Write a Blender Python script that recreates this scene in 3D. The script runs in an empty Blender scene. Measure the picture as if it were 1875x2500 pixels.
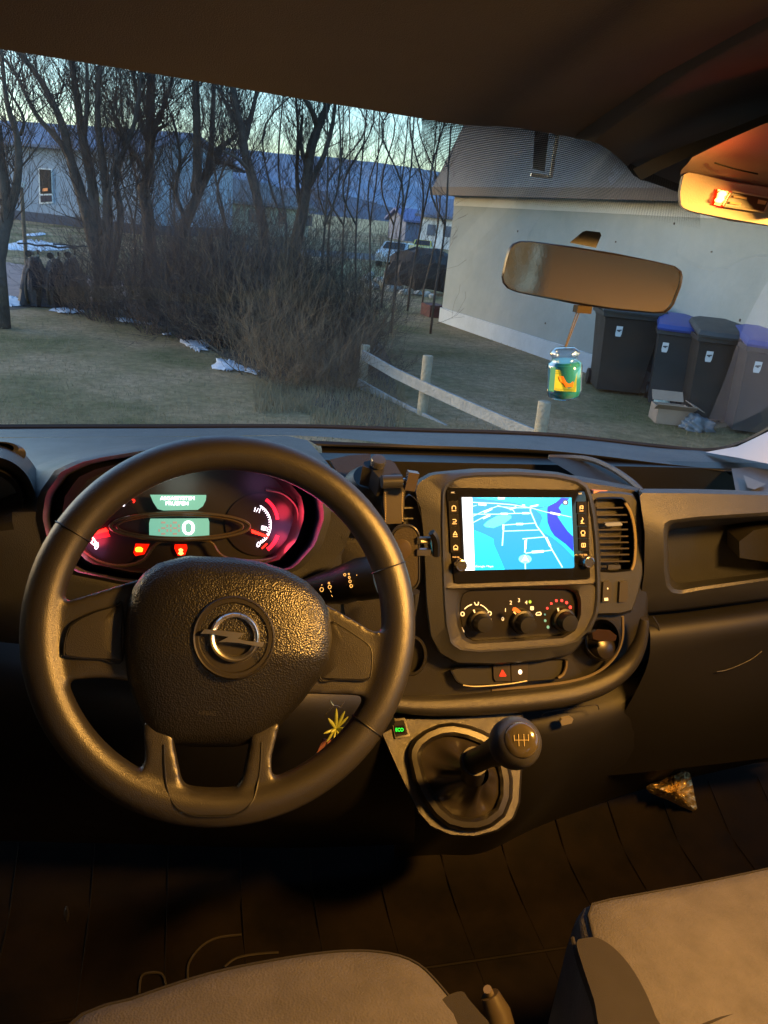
import bpy, bmesh, math, random
from mathutils import Vector, Matrix
from mathutils.geometry import tessellate_polygon
S = bpy.context.scene
COL = S.collection
R_ = math.radians
# ------------------------------------------------------------------ camera
YAW, PITCH, ROLL = R_(15), R_(20.8), R_(5.7)
F, CX, CY = 1876.0, 937.5, 1250.0
CAM = Vector((0, 0, 1.78))
fw = Vector((math.sin(YAW)*math.cos(PITCH), math.cos(YAW)*math.cos(PITCH), -math.sin(PITCH)))
rt0 = Vector((math.cos(YAW), -math.sin(YAW), 0)); up0 = rt0.cross(fw)
rt = rt0*math.cos(ROLL) + up0*math.sin(ROLL)
up = -rt0*math.sin(ROLL) + up0*math.cos(ROLL)
cd = bpy.data.cameras.new('camera'); co = bpy.data.objects.new('camera', cd); COL.objects.link(co)
m = Matrix((rt, up, -fw)).transposed().to_4x4(); m.translation = CAM; co.matrix_world = m
cd.sensor_fit = 'VERTICAL'; cd.sensor_height = 36; cd.sensor_width = 27; cd.lens = 36*F/2500
cd.clip_start = 0.02; cd.clip_end = 9000
S.camera = co
# ------------------------------------------------------------------ world, sun, exposure
W = bpy.data.worlds.new('World'); S.world = W; W.use_nodes = True
nt = W.node_tree; nt.nodes.clear()
out = nt.nodes.new('ShaderNodeOutputWorld'); bg = nt.nodes.new('ShaderNodeBackground')
sky = nt.nodes.new('ShaderNodeTexSky'); sky.sky_type = 'NISHITA'; sky.sun_disc = False
SUN_EL, SUN_AZ = R_(5), R_(-66)
sky.sun_elevation = SUN_EL; sky.sun_rotation = SUN_AZ; sky.air_density = 1.0; sky.dust_density = 1.2; sky.ozone_density = 3.0
bg.inputs[1].default_value = 0.15
nt.links.new(sky.outputs[0], bg.inputs[0]); nt.links.new(bg.outputs[0], out.inputs[0])
sl = bpy.data.lights.new('sun', 'SUN'); sl.energy = 0.03; sl.angle = R_(10); sl.color = (1, .75, .5)
so = bpy.data.objects.new('sun', sl); COL.objects.link(so)
sd = Vector((math.sin(SUN_AZ)*math.cos(SUN_EL), math.cos(SUN_AZ)*math.cos(SUN_EL), math.sin(SUN_EL)))
so.rotation_euler = sd.to_track_quat('Z', 'Y').to_euler(); so.location = (-20, 30, 20)
S.view_settings.view_transform = 'Standard'; S.view_settings.look = 'None'
EXPO = 2.85; EK = 2**(0.9-EXPO)      # dusk exposure; lamps are given at exposure 0.9 and scaled
S.view_settings.exposure = EXPO; S.view_settings.gamma = 1
S.render.engine = 'CYCLES'
S.cycles.max_bounces = 6; S.cycles.transparent_max_bounces = 24
# ------------------------------------------------------------------ pixel -> point helpers (real depth Y in metres ahead of the driver)
def ray(x, y): return fw + rt*((x-CX)/F) - up*((y-CY)/F)
def at(x, y, Y):
    d = ray(x, y); return CAM + d*(Y/d.y)
def gr(x, y, z=0.0):
    d = ray(x, y); return CAM + d*((z-CAM.z)/d.z)
class Plane:
    def __init__(s, P, n): s.P = Vector(P); s.n = Vector(n).normalized()
    def __call__(s, x, y, off=0.0):
        d = ray(x, y); P = s.P
        q = CAM + d*((P-CAM).dot(s.n)/d.dot(s.n))
        return q + s.n*off
    def o(s, off): return lambda x, y: s(x, y, off)
    def c(s, off):          # point on the shifted plane that is seen at the pixel
        p2 = Plane(s.P + s.n*off, s.n); return lambda x, y: p2(x, y)
def Yc(Y): return lambda x, y: at(x, y, Y)
# ------------------------------------------------------------------ materials
MATS = {}
def M(name, col=(.5,.5,.5), rough=.5, metal=0, bump=0, bscale=300, emit=None, es=1.0, var=0, vscale=5, col2=None, alpha=None, trans=0, spec=.5, coat=0, kind='noise'):
    if name in MATS: return MATS[name]
    m = bpy.data.materials.new(name); m.use_nodes = True; n = m.node_tree; b = n.nodes['Principled BSDF']
    b.inputs['Base Color'].default_value = (*col, 1); b.inputs['Roughness'].default_value = rough
    b.inputs['Metallic'].default_value = metal; b.inputs['Specular IOR Level'].default_value = spec
    b.inputs['Coat Weight'].default_value = coat
    if trans: b.inputs['Transmission Weight'].default_value = trans
    if emit: b.inputs['Emission Color'].default_value = (*emit, 1); b.inputs['Emission Strength'].default_value = es*EK
    if alpha is not None: b.inputs['Alpha'].default_value = alpha
    tc = n.nodes.new('ShaderNodeTexCoord')
    if bump:
        bn = n.nodes.new('ShaderNodeBump'); bn.inputs['Strength'].default_value = bump; bn.inputs['Distance'].default_value = .0006 if bscale > 50 else .02
        if kind == 'grain':
            t = n.nodes.new('ShaderNodeTexVoronoi'); t.inputs['Scale'].default_value = bscale; t.feature = 'F1'; o = t.outputs['Distance']
        else:
            t = n.nodes.new('ShaderNodeTexNoise'); t.inputs['Scale'].default_value = bscale; t.inputs['Detail'].default_value = 3; o = t.outputs['Fac']
        n.links.new(tc.outputs['Object'], t.inputs['Vector']); n.links.new(o, bn.inputs['Height']); n.links.new(bn.outputs[0], b.inputs['Normal'])
    if var or col2:
        t = n.nodes.new('ShaderNodeTexNoise'); t.inputs['Scale'].default_value = vscale; t.inputs['Detail'].default_value = 6; t.inputs['Roughness'].default_value = .65
        n.links.new(tc.outputs['Object'], t.inputs['Vector'])
        r = n.nodes.new('ShaderNodeValToRGB'); r.color_ramp.elements[0].position = .35; r.color_ramp.elements[1].position = .65
        c2 = col2 or tuple(c*(1-var) for c in col)
        r.color_ramp.elements[0].color = (*col, 1); r.color_ramp.elements[1].color = (*c2, 1)
        n.links.new(t.outputs['Fac'], r.inputs[0]); n.links.new(r.outputs[0], b.inputs['Base Color'])
        r2 = n.nodes.new('ShaderNodeMapRange'); r2.inputs[3].default_value = max(0, rough-.08); r2.inputs[4].default_value = min(1, rough+.1)
        n.links.new(t.outputs['Fac'], r2.inputs[0]); n.links.new(r2.outputs[0], b.inputs['Roughness'])
    MATS[name] = m; return m
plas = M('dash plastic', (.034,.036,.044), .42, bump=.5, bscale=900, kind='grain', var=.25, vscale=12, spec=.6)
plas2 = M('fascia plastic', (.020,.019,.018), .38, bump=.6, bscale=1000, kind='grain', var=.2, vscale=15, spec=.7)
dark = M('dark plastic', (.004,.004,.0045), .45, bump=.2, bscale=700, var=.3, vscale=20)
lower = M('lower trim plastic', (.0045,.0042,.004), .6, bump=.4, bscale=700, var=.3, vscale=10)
gloss = M('gloss black plastic', (.006,.006,.007), .12, spec=.6)
leath = M('wheel leather grain', (.021,.019,.017), .36, bump=.3, bscale=1100, kind='grain', var=.25, vscale=25, spec=.8)
hubm = M('airbag cover grain', (.009,.0085,.008), .34, bump=.8, bscale=600, kind='grain', var=.2, vscale=14, spec=.75)
rimtop = M('wheel rim smooth grain', (.055,.052,.050), .38, bump=.25, bscale=600, kind='grain', var=.2, vscale=25)
chrome = M('chrome', (.85,.85,.86), .28, metal=1)
satin = M('satin metal', (.45,.45,.46), .32, metal=1, bump=.1, bscale=400)
linr = M('headliner cloth', (.085,.085,.088), .95, bump=.6, bscale=900, var=.1, vscale=8)
visr = M('dark visor cloth', (.03,.026,.022), .95, bump=.5, bscale=900, var=.15, vscale=10)
consm = M('overhead console plastic', (.48,.43,.34), .55, bump=.3, bscale=900, var=.06, vscale=10)
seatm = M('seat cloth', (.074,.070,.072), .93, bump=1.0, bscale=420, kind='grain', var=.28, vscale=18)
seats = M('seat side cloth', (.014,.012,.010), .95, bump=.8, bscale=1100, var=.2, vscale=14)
rub = M('rubber floor mat', (.0035,.003,.0025), .6, bump=.5, bscale=160, col2=(.009,.0065,.0045), vscale=7, spec=.08)
ribm = M('worn mat ridge', (.022,.017,.012), .7, var=.4, vscale=30)
pillar = M('pillar trim', (.42,.40,.42), .6, bump=.2, bscale=600)
white_l = M('lit white', (.8,.8,.8), .5, emit=(.86,.84,1), es=2.4)
white_p = M('white print', (.75,.72,.62), .5, emit=(1,.75,.4), es=.35)
amber_p = M('amber backlit symbol', (.6,.4,.15), .5, emit=(1,.55,.18), es=.55)
red_l = M('lit red', (.6,.02,.01), .5, emit=(1,.012,.008), es=2.2)
redd = M('lit red dots', (.6,.02,.01), .5, emit=(1,.06,.05), es=.9)
red_t = M('red print', (.45,.03,.02), .5, emit=(1,.05,.03), es=.12)
grn_l = M('lit green', (.01,.3,.03), .8, emit=(.0,.9,.05), es=1.6)
grn_d = M('dial green dot', (.2,.45,.1), .5, emit=(.35,.7,.05), es=.35)
blu_d = M('dial blue dot', (.1,.3,.35), .5, emit=(.1,.45,.5), es=.22)
# ------------------------------------------------------------------ objects
ORG = {}
def tag(o, label=None, cat=None, group=None, kind=None):
    if label: o['label'] = label
    if cat: o['category'] = cat
    if group: o['group'] = group
    if kind: o['kind'] = kind
    return o
def empty(name, loc, label, cat, group=None, kind=None):
    o = bpy.data.objects.new(name, None); COL.objects.link(o); o.location = loc; o.empty_display_size = .1
    ORG[o.name] = Vector(loc); return tag(o, label, cat, group, kind)
def mesh(name, V, Fc, mat, parent=None, sharp=35, smooth=True, uv=None, org=None):
    V = [Vector(v) for v in V]
    if parent is not None: O = ORG[parent.name]
    elif org is not None: O = Vector(org)
    else:
        zs = min(v.z for v in V); n = len(V)
        O = Vector((sum(v.x for v in V)/n, sum(v.y for v in V)/n, zs))
    me = bpy.data.meshes.new(name); me.from_pydata([v-O for v in V], [], Fc); me.update()
    bm = bmesh.new(); bm.from_mesh(me); bmesh.ops.recalc_face_normals(bm, faces=bm.faces); bm.to_mesh(me); bm.free()
    if smooth:
        me.shade_smooth()
        if sharp: me.set_sharp_from_angle(angle=R_(sharp))
    if isinstance(mat, (list, tuple)):
        for q in mat: me.materials.append(q)
    else: me.materials.append(mat)
    o = bpy.data.objects.new(name, me); COL.objects.link(o)
    if parent is not None: o.parent = parent; ORG[o.name] = O
    else: o.location = O; ORG[o.name] = O
    return o
class MB:
    def __init__(s): s.v = []; s.f = []
    def add(s, V, Fc):
        k = len(s.v); s.v += [Vector(q) for q in V]; s.f += [tuple(i+k for i in f) for f in Fc]; return s
    def box(s, c, sz, rot=None, taper=1.0):
        c = Vector(c); x, y, z = [q/2 for q in sz]
        P = [Vector((a*x*(taper if cc < 0 else 1), b*y*(taper if cc < 0 else 1), cc*z)) for a in (-1,1) for b in (-1,1) for cc in (-1,1)]
        if rot is not None: P = [rot @ p for p in P]
        return s.add([c+p for p in P], [(0,1,3,2),(4,6,7,5),(0,4,5,1),(2,3,7,6),(0,2,6,4),(1,5,7,3)])
    def tube(s, pts, rad, n=8, closed=False, cap=True):
        pts = [Vector(p) for p in pts]; k0 = len(s.v); N = len(pts)
        if not hasattr(rad, '__len__'): rad = [rad]*N
        nrm = None
        for i, p in enumerate(pts):
            a = pts[(i-1) % N] if (closed or i > 0) else p; b = pts[(i+1) % N] if (closed or i < N-1) else p
            t = (b-a).normalized() if (b-a).length > 1e-9 else Vector((0,0,1))
            if nrm is None:
                nrm = t.orthogonal().normalized()
            else:
                nrm = (nrm - t*nrm.dot(t)); nrm = nrm.normalized() if nrm.length > 1e-6 else t.orthogonal().normalized()
            bn = t.cross(nrm)
            for j in range(n):
                q = 2*math.pi*j/n; s.v.append(p + (nrm*math.cos(q)+bn*math.sin(q))*rad[i])
        for i in range(N if closed else N-1):
            for j in range(n):
                a = k0+i*n; b = k0+((i+1) % N)*n; s.f.append((a+j, a+(j+1)%n, b+(j+1)%n, b+j))
        if cap and not closed:
            s.f.append(tuple(k0+j for j in range(n))[::-1]); s.f.append(tuple(k0+(N-1)*n+j for j in range(n)))
        return s
    def lathe(s, P, ax, prof, n=32, cap=True):
        P = Vector(P); ax = Vector(ax).normalized(); u = ax.orthogonal().normalized(); w = ax.cross(u); k0 = len(s.v)
        for (r, h) in prof:
            for j in range(n):
                q = 2*math.pi*j/n; s.v.append(P + ax*h + (u*math.cos(q)+w*math.sin(q))*r)
        for i in range(len(prof)-1):
            for j in range(n):
                a = k0+i*n; b = a+n; s.f.append((a+j, a+(j+1)%n, b+(j+1)%n, b+j))
        if cap:
            s.f.append(tuple(k0+j for j in range(n))[::-1]); s.f.append(tuple(k0+(len(prof)-1)*n+j for j in range(n)))
        return s
    def build(s, name, mat, parent=None, **k): return mesh(name, s.v, s.f, mat, parent, **k)
def cr(P, n=6, closed=False):
    """Catmull-Rom through tuples"""
    N = len(P); out = []
    if N < 3 and not closed: return list(P)
    rng = N if closed else N-1
    for i in range(rng):
        g = lambda k: P[k % N] if closed else P[max(0, min(N-1, k))]
        a, b, c, d = g(i-1), g(i), g(i+1), g(i+2)
        for j in range(n):
            t = j/n
            out.append(tuple(.5*((2*b[q])+(-a[q]+c[q])*t+(2*a[q]-5*b[q]+4*c[q]-d[q])*t*t+(-a[q]+3*b[q]-3*c[q]+d[q])*t*t*t) for q in range(len(b))))
    if not closed: out.append(tuple(P[-1]))
    return out
def radial(poly, c, N=96):
    """resample a star-shaped pixel outline at N angles about c"""
    res = []
    for k in range(N):
        a = 2*math.pi*k/N; dx, dy = math.cos(a), math.sin(a); best = None
        for i in range(len(poly)):
            x1, y1 = poly[i][0]-c[0], poly[i][1]-c[1]; x2, y2 = poly[(i+1)%len(poly)][0]-c[0], poly[(i+1)%len(poly)][1]-c[1]
            ex, ey = x2-x1, y2-y1; den = dx*ey-dy*ex
            if abs(den) < 1e-9: continue
            t = (x1*ey-y1*ex)/den; u = (x1*dy-y1*dx)/den
            if t > 0 and -1e-6 <= u <= 1+1e-6 and (best is None or t > best): best = t
        if best is None: best = res and math.hypot(res[-1][0]-c[0], res[-1][1]-c[1]) or 1
        res.append((c[0]+dx*best, c[1]+dy*best))
    return res
def rings(name, c, L, mat, parent=None, cap=True, cap0=False, N=96, **k):
    V = []; Fc = []
    for (poly, pl) in L:
        V += [pl(x, y) for (x, y) in radial(poly, c, N)]
    for r in range(len(L)-1):
        for j in range(N):
            a = r*N; b = a+N; Fc.append((a+j, a+(j+1)%N, b+(j+1)%N, b+j))
    if cap: Fc.append(tuple((len(L)-1)*N+j for j in range(N)))
    if cap0: Fc.append(tuple(range(N))[::-1])
    return mesh(name, V, Fc, mat, parent, **k)
def scl(poly, c, s, t=None): t = s if t is None else t; return [(c[0]+(x-c[0])*s, c[1]+(y-c[1])*t) for x, y in poly]
def inset(poly, c, d):
    res = []
    for x, y in poly:
        L = math.hypot(x-c[0], y-c[1]); res.append((c[0]+(x-c[0])*(L-d)/L, c[1]+(y-c[1])*(L-d)/L))
    return res
def ctr(poly): return (sum(p[0] for p in poly)/len(poly), sum(p[1] for p in poly)/len(poly))
def rrect(x0, y0, x1, y1, r, n=5):
    res = []
    for (cx, cy, a0) in ((x1-r, y0+r, -90), (x1-r, y1-r, 0), (x0+r, y1-r, 90), (x0+r, y0+r, 180)):
        for i in range(n+1):
            a = R_(a0+90*i/n); res.append((cx+r*math.cos(a), cy+r*math.sin(a)))
    return res
def warp(poly, q):
    """unit-square outline -> quad q (TL,TR,BR,BL)"""
    res = []
    for u, v in poly:
        res.append(tuple((1-v)*((1-u)*q[0][i]+u*q[1][i])+v*((1-u)*q[3][i]+u*q[2][i]) for i in (0,1)))
    return res
def plate(name, poly, pl, mat, parent=None, t=.001, off=0.0, sharp=35):
    """thin solid over a pixel outline; front face off metres proud of plane pl"""
    f = pl.c(off) if isinstance(pl, Plane) else (lambda x, y: pl(x, y))
    n = pl.n if isinstance(pl, Plane) else -fw
    A = [f(x, y) for x, y in poly]; N = len(A); B = [p - n*t for p in A]
    tri = tessellate_polygon([A])
    Fc = [tuple(t_) for t_ in tri] + [tuple(i+N for i in t_[::-1]) for t_ in tri] + [(i, (i+1)%N, N+(i+1)%N, N+i) for i in range(N)]
    return mesh(name, A+B, Fc, mat, parent, sharp=sharp)
def plates(name, polys, pl, mat, parent=None, t=.0006, off=0.0):
    mb = MB(); f = pl.c(off)
    for poly in polys:
        A = [f(x, y) for x, y in poly]; N = len(A); B = [p - pl.n*t for p in A]; tri = tessellate_polygon([A])
        mb.add(A+B, [tuple(q) for q in tri]+[tuple(i+N for i in q[::-1]) for q in tri]+[(i,(i+1)%N,N+(i+1)%N,N+i) for i in range(N)])
    return mb.build(name, mat, parent)
def stroke(p, w):
    """thick polyline outline polys (quads) from pixel points"""
    res = []
    for (a, b) in zip(p, p[1:]):
        dx, dy = b[0]-a[0], b[1]-a[1]; L = math.hypot(dx, dy) or 1; nx, ny = -dy/L*w/2, dx/L*w/2
        res.append([(a[0]+nx, a[1]+ny), (b[0]+nx, b[1]+ny), (b[0]-nx, b[1]-ny), (a[0]-nx, a[1]-ny)])
    return res
def tube_px(name, pts, pl, r, mat, parent=None, n=6, closed=False):
    return MB().tube([pl(x, y) for x, y in pts], r, n, closed).build(name, mat, parent)
def text(name, s, x, y, hpx, pl, mat, parent=None, off=.001, ang=0, wpx=None, ext=.0003):
    """lettering centred at pixel (x,y); hpx = cap height in photo pixels"""
    cu = bpy.data.curves.new(name, 'FONT'); cu.body = s; cu.size = 1; cu.extrude = 0; cu.align_x = 'CENTER'; cu.align_y = 'CENTER'
    o = bpy.data.objects.new(name, cu); COL.objects.link(o)
    dg = bpy.context.evaluated_depsgraph_get(); me = bpy.data.meshes.new_from_object(o.evaluated_get(dg))
    bpy.data.objects.remove(o); f = pl.c(off)
    xs = [v.co.x for v in me.vertices]; ys = [v.co.y for v in me.vertices]
    if not xs: return None
    w = max(xs)-min(xs); h = max(ys)-min(ys); mx = (max(xs)+min(xs))/2; my = (max(ys)+min(ys))/2
    k = hpx/h; kx = (wpx/w) if wpx else k; ca, sa = math.cos(R_(ang)), math.sin(R_(ang))
    V = []
    for v in me.vertices:
        dx, dy = (v.co.x-mx)*kx, -(v.co.y-my)*k
        V.append(f(x+dx*ca-dy*sa, y+dx*sa+dy*ca))
    Fc = [tuple(p.vertices) for p in me.polygons]
    bpy.data.meshes.remove(me)
    return mesh(name, V, Fc, mat, parent, smooth=False)
def grid(name, rows, mat, parent=None, nu=8, nv=4, uvs=False, **k):
    """rows of (px,py,Y) control points, both ways Catmull-Rom smoothed"""
    R1 = [cr(r, nu) for r in rows]; cols = list(zip(*R1)); C2 = [cr(list(c), nv) for c in cols]
    nr = len(C2[0]); nc = len(C2); V = []
    for i in range(nr):
        for j in range(nc): V.append(at(*C2[j][i]))
    Fc = [(i*nc+j, i*nc+j+1, (i+1)*nc+j+1, (i+1)*nc+j) for i in range(nr-1) for j in range(nc-1)]
    return mesh(name, V, Fc, mat, parent, **k)
def remesh(o, vox, sm=4):
    md = o.modifiers.new('r', 'REMESH'); md.mode = 'VOXEL'; md.voxel_size = vox; md.use_smooth_shade = True
    m2 = o.modifiers.new('s', 'SMOOTH'); m2.iterations = sm; m2.factor = .5
    dg = bpy.context.evaluated_depsgraph_get(); me = bpy.data.meshes.new_from_object(o.evaluated_get(dg))
    mats = list(o.data.materials); o.modifiers.clear(); old = o.data; o.data = me; me.materials.clear()
    for q in mats: me.materials.append(q)
    bpy.data.meshes.remove(old); me.shade_smooth(); return o

# ================================================================== THE VAN
exec_parts = []
van = empty('van', (.45, .5, .3), 'inside of a van cab with dark dashboard, lit gauges and blue map screen', 'van')

# planes
WN = Vector((0, -math.cos(R_(30)), math.sin(R_(30)))); WC = Vector((.0354, .673, 1.397)); WP = Plane(WC, WN)
SP = Plane(at(1260, 1300, .93), (0, -math.cos(R_(14)), math.sin(R_(14))))
CP = Plane(at(470, 1280, .93), (0, -math.cos(R_(18)), math.sin(R_(18))))
#@@SHELL
# ---- floor, firewall, bulkhead, doors, roof (real metres)
mb = MB(); nx, ny = 40, 40
V = []; 
for i in range(nx+1):
    for j in range(ny+1):
        x = -.65+2.25*i/nx; y = -.75+2.05*j/ny
        z = .60 + (max(0, y-1.0)**2)*2.2
        V.append((x, y, z))
mesh('floor', V, [(i*(ny+1)+j, (i+1)*(ny+1)+j, (i+1)*(ny+1)+j+1, i*(ny+1)+j+1) for i in range(nx) for j in range(ny)], rub, van)
# moulded rubber mat: low parallel ribs, raised pads and a few pale scuffs
def fl(x, y, z=.604): return gr(x, y, z)
def fz_(y): return .60+(max(0, y-1.0)**2)*2.2
mb = MB()
for x in [-.30+.13*i for i in range(14)]:
    ys = [(.30, 1.18)]
    for (y0, y1) in ys: mb.tube([Vector((x, y0+(y1-y0)*k/8, fz_(y0+(y1-y0)*k/8)+.000)) for k in range(9)], .0014, 6)
mb.build('mat_rib', rub, van)
mb = MB()
for y in (.36, .62, .88): mb.tube([Vector((-.45+2.0*k/10, y, fz_(y)+.0015)) for k in range(11)], .0030, 6)
mb.build('mat_cross_rib', rub, van)
lines = [[(415,2120),(420,2165),(435,2195),(462,2210),(500,2205),(525,2198)], [(458,2390),(462,2350),(490,2312),(530,2290),(590,2282)], [(340,2425),(345,2385),(365,2375),(395,2378),(405,2405)],
         [(548,2360),(575,2340),(620,2330),(680,2325)]]
for L in lines: MB().tube([fl(x, y) for x, y in cr(L, 6)], .0020, 5).build('mat_scuff', ribm, van)
mb = MB()
mb.box((.45, 1.22, .95), (2.25, .04, .9))           # firewall
mb.build('firewall', dark, van)
bkm = M('bulkhead panel', (.42,.37,.28), .7, bump=.3, bscale=40, var=.1)
mb = MB(); mb.box((.45, -1.0, .97), (2.3, .03, .94)); mb.box((.45, -1.0, 1.94), (2.3, .03, .20)); mb.box((-.64, -1.0, 1.64), (.10, .03, .40)); mb.box((1.3, -1.0, 1.64), (.6, .03, .40))
mb.build('bulkhead', bkm, van, smooth=False)
fg = bpy.data.materials.new('frosted rear glass'); fg.use_nodes = True; n = fg.node_tree; n.nodes.clear()
o_ = n.nodes.new('ShaderNodeOutputMaterial'); mx = n.nodes.new('ShaderNodeMixShader'); tr = n.nodes.new('ShaderNodeBsdfTransparent'); df = n.nodes.new('ShaderNodeBsdfDiffuse'); df.inputs[0].default_value = (.25,.20,.12,1)
tc = n.nodes.new('ShaderNodeTexCoord'); mpn = n.nodes.new('ShaderNodeMapping'); mpn.inputs['Scale'].default_value = (22,1,6); ns = n.nodes.new('ShaderNodeTexNoise'); ns.inputs['Scale'].default_value = 1; ns.inputs['Detail'].default_value = 4
cr_n = n.nodes.new('ShaderNodeValToRGB'); cr_n.color_ramp.elements[0].position = .50; cr_n.color_ramp.elements[1].position = .56
n.links.new(tc.outputs['Object'], mpn.inputs[0]); n.links.new(mpn.outputs[0], ns.inputs[0]); n.links.new(ns.outputs[0], cr_n.inputs[0]); n.links.new(cr_n.outputs[0], mx.inputs[0])
n.links.new(df.outputs[0], mx.inputs[1]); n.links.new(tr.outputs[0], mx.inputs[2]); n.links.new(mx.outputs[0], o_.inputs[0])
MB().box((.205, -1.0, 1.64), (1.59, .006, .40)).build('bulkhead_window', fg, van)
side_glass = bpy.data.materials.new('side window glass'); side_glass.use_nodes = True; n = side_glass.node_tree; n.nodes.clear()
o_ = n.nodes.new('ShaderNodeOutputMaterial'); mx = n.nodes.new('ShaderNodeMixShader'); tr = n.nodes.new('ShaderNodeBsdfTransparent'); gl = n.nodes.new('ShaderNodeBsdfGlossy')
tr.inputs[0].default_value = (.8,.85,.88,1); gl.inputs['Roughness'].default_value = .02; mx.inputs[0].default_value = .06
n.links.new(tr.outputs[0], mx.inputs[1]); n.links.new(gl.outputs[0], mx.inputs[2]); n.links.new(mx.outputs[0], o_.inputs[0])
for sx, nm in ((-.62, 'door'), (1.55, 'door')):
    d = MB().box((sx, .15, .95), (.05, 1.9, .80)).build(nm, lower, van)
    fr = MB(); fr.box((sx, -.75, 1.62), (.05, .10, .56)); fr.box((sx, .15, 1.89), (.05, 1.9, .06))
    fr.build('window_frame', dark, d)
    MB().box((sx, .15, 1.60), (.006, 1.72, .52)).build('window_pane', M('opaque driver pane', (.02,.02,.02), .05, spec=.5) if sx < 0 else side_glass, d)  # driver's pane is made opaque and dark to keep outside light out
# headliner and header edge
edge = [(-200,88),(-60,110),(120,139),(300,168),(500,201),(700,236),(900,268),(1020,288),(1135,306),(1253,311),(1400,337),(1462,352),(1520,394),(1560,440),(1640,470),(1780,500),(1950,530)]
EZ = 1.868
E3 = []
for x, y in cr(edge, 4):
    d = ray(x, y); z = EZ if x < 1400 else EZ - (x-1400)*.00010
    E3.append(CAM + d*((z-CAM.z)/d.z))
E3 = [p if p.y < .9 else Vector((p.x*.9/p.y, .9, p.z)) for p in E3]
V = []; rowsH = [(0,0,.0),(.004,-.012,0),(.014,-.05,0),(.035,-.14,0),(.06,-.3,0),(.085,-.6,0),(.10,-1.1,0),(.10,-1.75,0)]
for (dz, dy, _) in rowsH:
    for p in E3: V.append((p.x*(1-.0*dy) , p.y+dy, EZ+dz + (p.z-EZ)*max(0, 1+dy*4)))
nc = len(E3)
Fc = [(i*nc+j, i*nc+j+1, (i+1)*nc+j+1, (i+1)*nc+j) for i in range(len(rowsH)-1) for j in range(nc-1)]
V += [(p.x, p.y+.0, p.z) for p in E3]; 
k = len(rowsH)*nc; V += [(p.x, p.y+.02, p.z+.06) for p in E3]
Fc += [(k+j, k+j+1, k+nc+j+1, k+nc+j) for j in range(nc-1)]
mesh('headliner', V, Fc, linr, van)
MB().box((.45, -.1, 2.03), (2.3, 2.0, .03)).build('roof', dark, van)
# ---- windscreen
base = [(-300,1046,1.44),(0,1043,1.46),(350,1042,1.47),(740,1042,1.47),(1000,1050,1.46),(1338,1062,1.44),(1603,1090,1.40),(1727,1100,1.37),(1800,1085,1.34),(1875,1049,1.30),(1960,990,1.24)]
B3 = [at(*p) for p in cr(base, 6)]
import bisect
def polyat(P, t):
    L = [0]
    for a, b in zip(P, P[1:]): L.append(L[-1]+(b-a).length)
    d = t*L[-1]; i = min(len(P)-2, max(0, bisect.bisect(L, d)-1)); u = (d-L[i])/max(1e-9, L[i+1]-L[i]); return P[i].lerp(P[i+1], u)
NU, NVV = 40, 16; V = []
def WS(u, v):
    a = polyat(E3, u); b = polyat(B3, u); p = a.lerp(b, v); p.y += .05*math.sin(math.pi*v); p.z += .02+.03*math.sin(math.pi*v) - .02*v; return p
for i in range(NVV+1):
    for j in range(NU+1): V.append(WS(j/NU, i/NVV))
gm = bpy.data.materials.new('windscreen glass'); gm.use_nodes = True; n = gm.node_tree; n.nodes.clear()
o_ = n.nodes.new('ShaderNodeOutputMaterial'); mx = n.nodes.new('ShaderNodeMixShader'); tr = n.nodes.new('ShaderNodeBsdfTransparent'); gl = n.nodes.new('ShaderNodeBsdfGlossy')
tr.inputs[0].default_value = (.93,.97,.98,1); gl.inputs['Roughness'].default_value = .02; fr = n.nodes.new('ShaderNodeLayerWeight'); fr.inputs[0].default_value = .5
pw = n.nodes.new('ShaderNodeMath'); pw.operation = 'POWER'; pw.inputs[1].default_value = 4; ma_ = n.nodes.new('ShaderNodeMath'); ma_.operation = 'MULTIPLY_ADD'; ma_.inputs[1].default_value = .5; ma_.inputs[2].default_value = .03
n.links.new(fr.outputs['Facing'], pw.inputs[0]); n.links.new(pw.outputs[0], ma_.inputs[0]); n.links.new(ma_.outputs[0], mx.inputs[0]); n.links.new(tr.outputs[0], mx.inputs[1]); n.links.new(gl.outputs[0], mx.inputs[2]); hz = n.nodes.new('ShaderNodeBsdfDiffuse'); hz.inputs[0].default_value = (.6,.6,.6,1); hn = n.nodes.new('ShaderNodeTexNoise'); hn.inputs['Scale'].default_value = 5; hn.inputs['Detail'].default_value = 8; hn.inputs['Roughness'].default_value = .7
hr = n.nodes.new('ShaderNodeMapRange'); hr.inputs[1].default_value = .4; hr.inputs[2].default_value = .75; hr.inputs[3].default_value = .004; hr.inputs[4].default_value = .05
htc = n.nodes.new('ShaderNodeTexCoord'); m2_ = n.nodes.new('ShaderNodeMixShader'); n.links.new(htc.outputs['Object'], hn.inputs[0]); n.links.new(hn.outputs[0], hr.inputs[0]); n.links.new(hr.outputs[0], m2_.inputs[0])
n.links.new(mx.outputs[0], m2_.inputs[1]); n.links.new(hz.outputs[0], m2_.inputs[2]); n.links.new(m2_.outputs[0], o_.inputs[0])
ws = mesh('windscreen', V, [(i*(NU+1)+j, i*(NU+1)+j+1, (i+1)*(NU+1)+j+1, (i+1)*(NU+1)+j) for i in range(NVV) for j in range(NU)], gm, van)
MB().tube(B3, .006, 6).build('rubber_seal', M('black rubber', (.008,.008,.008), .6), ws)
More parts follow.
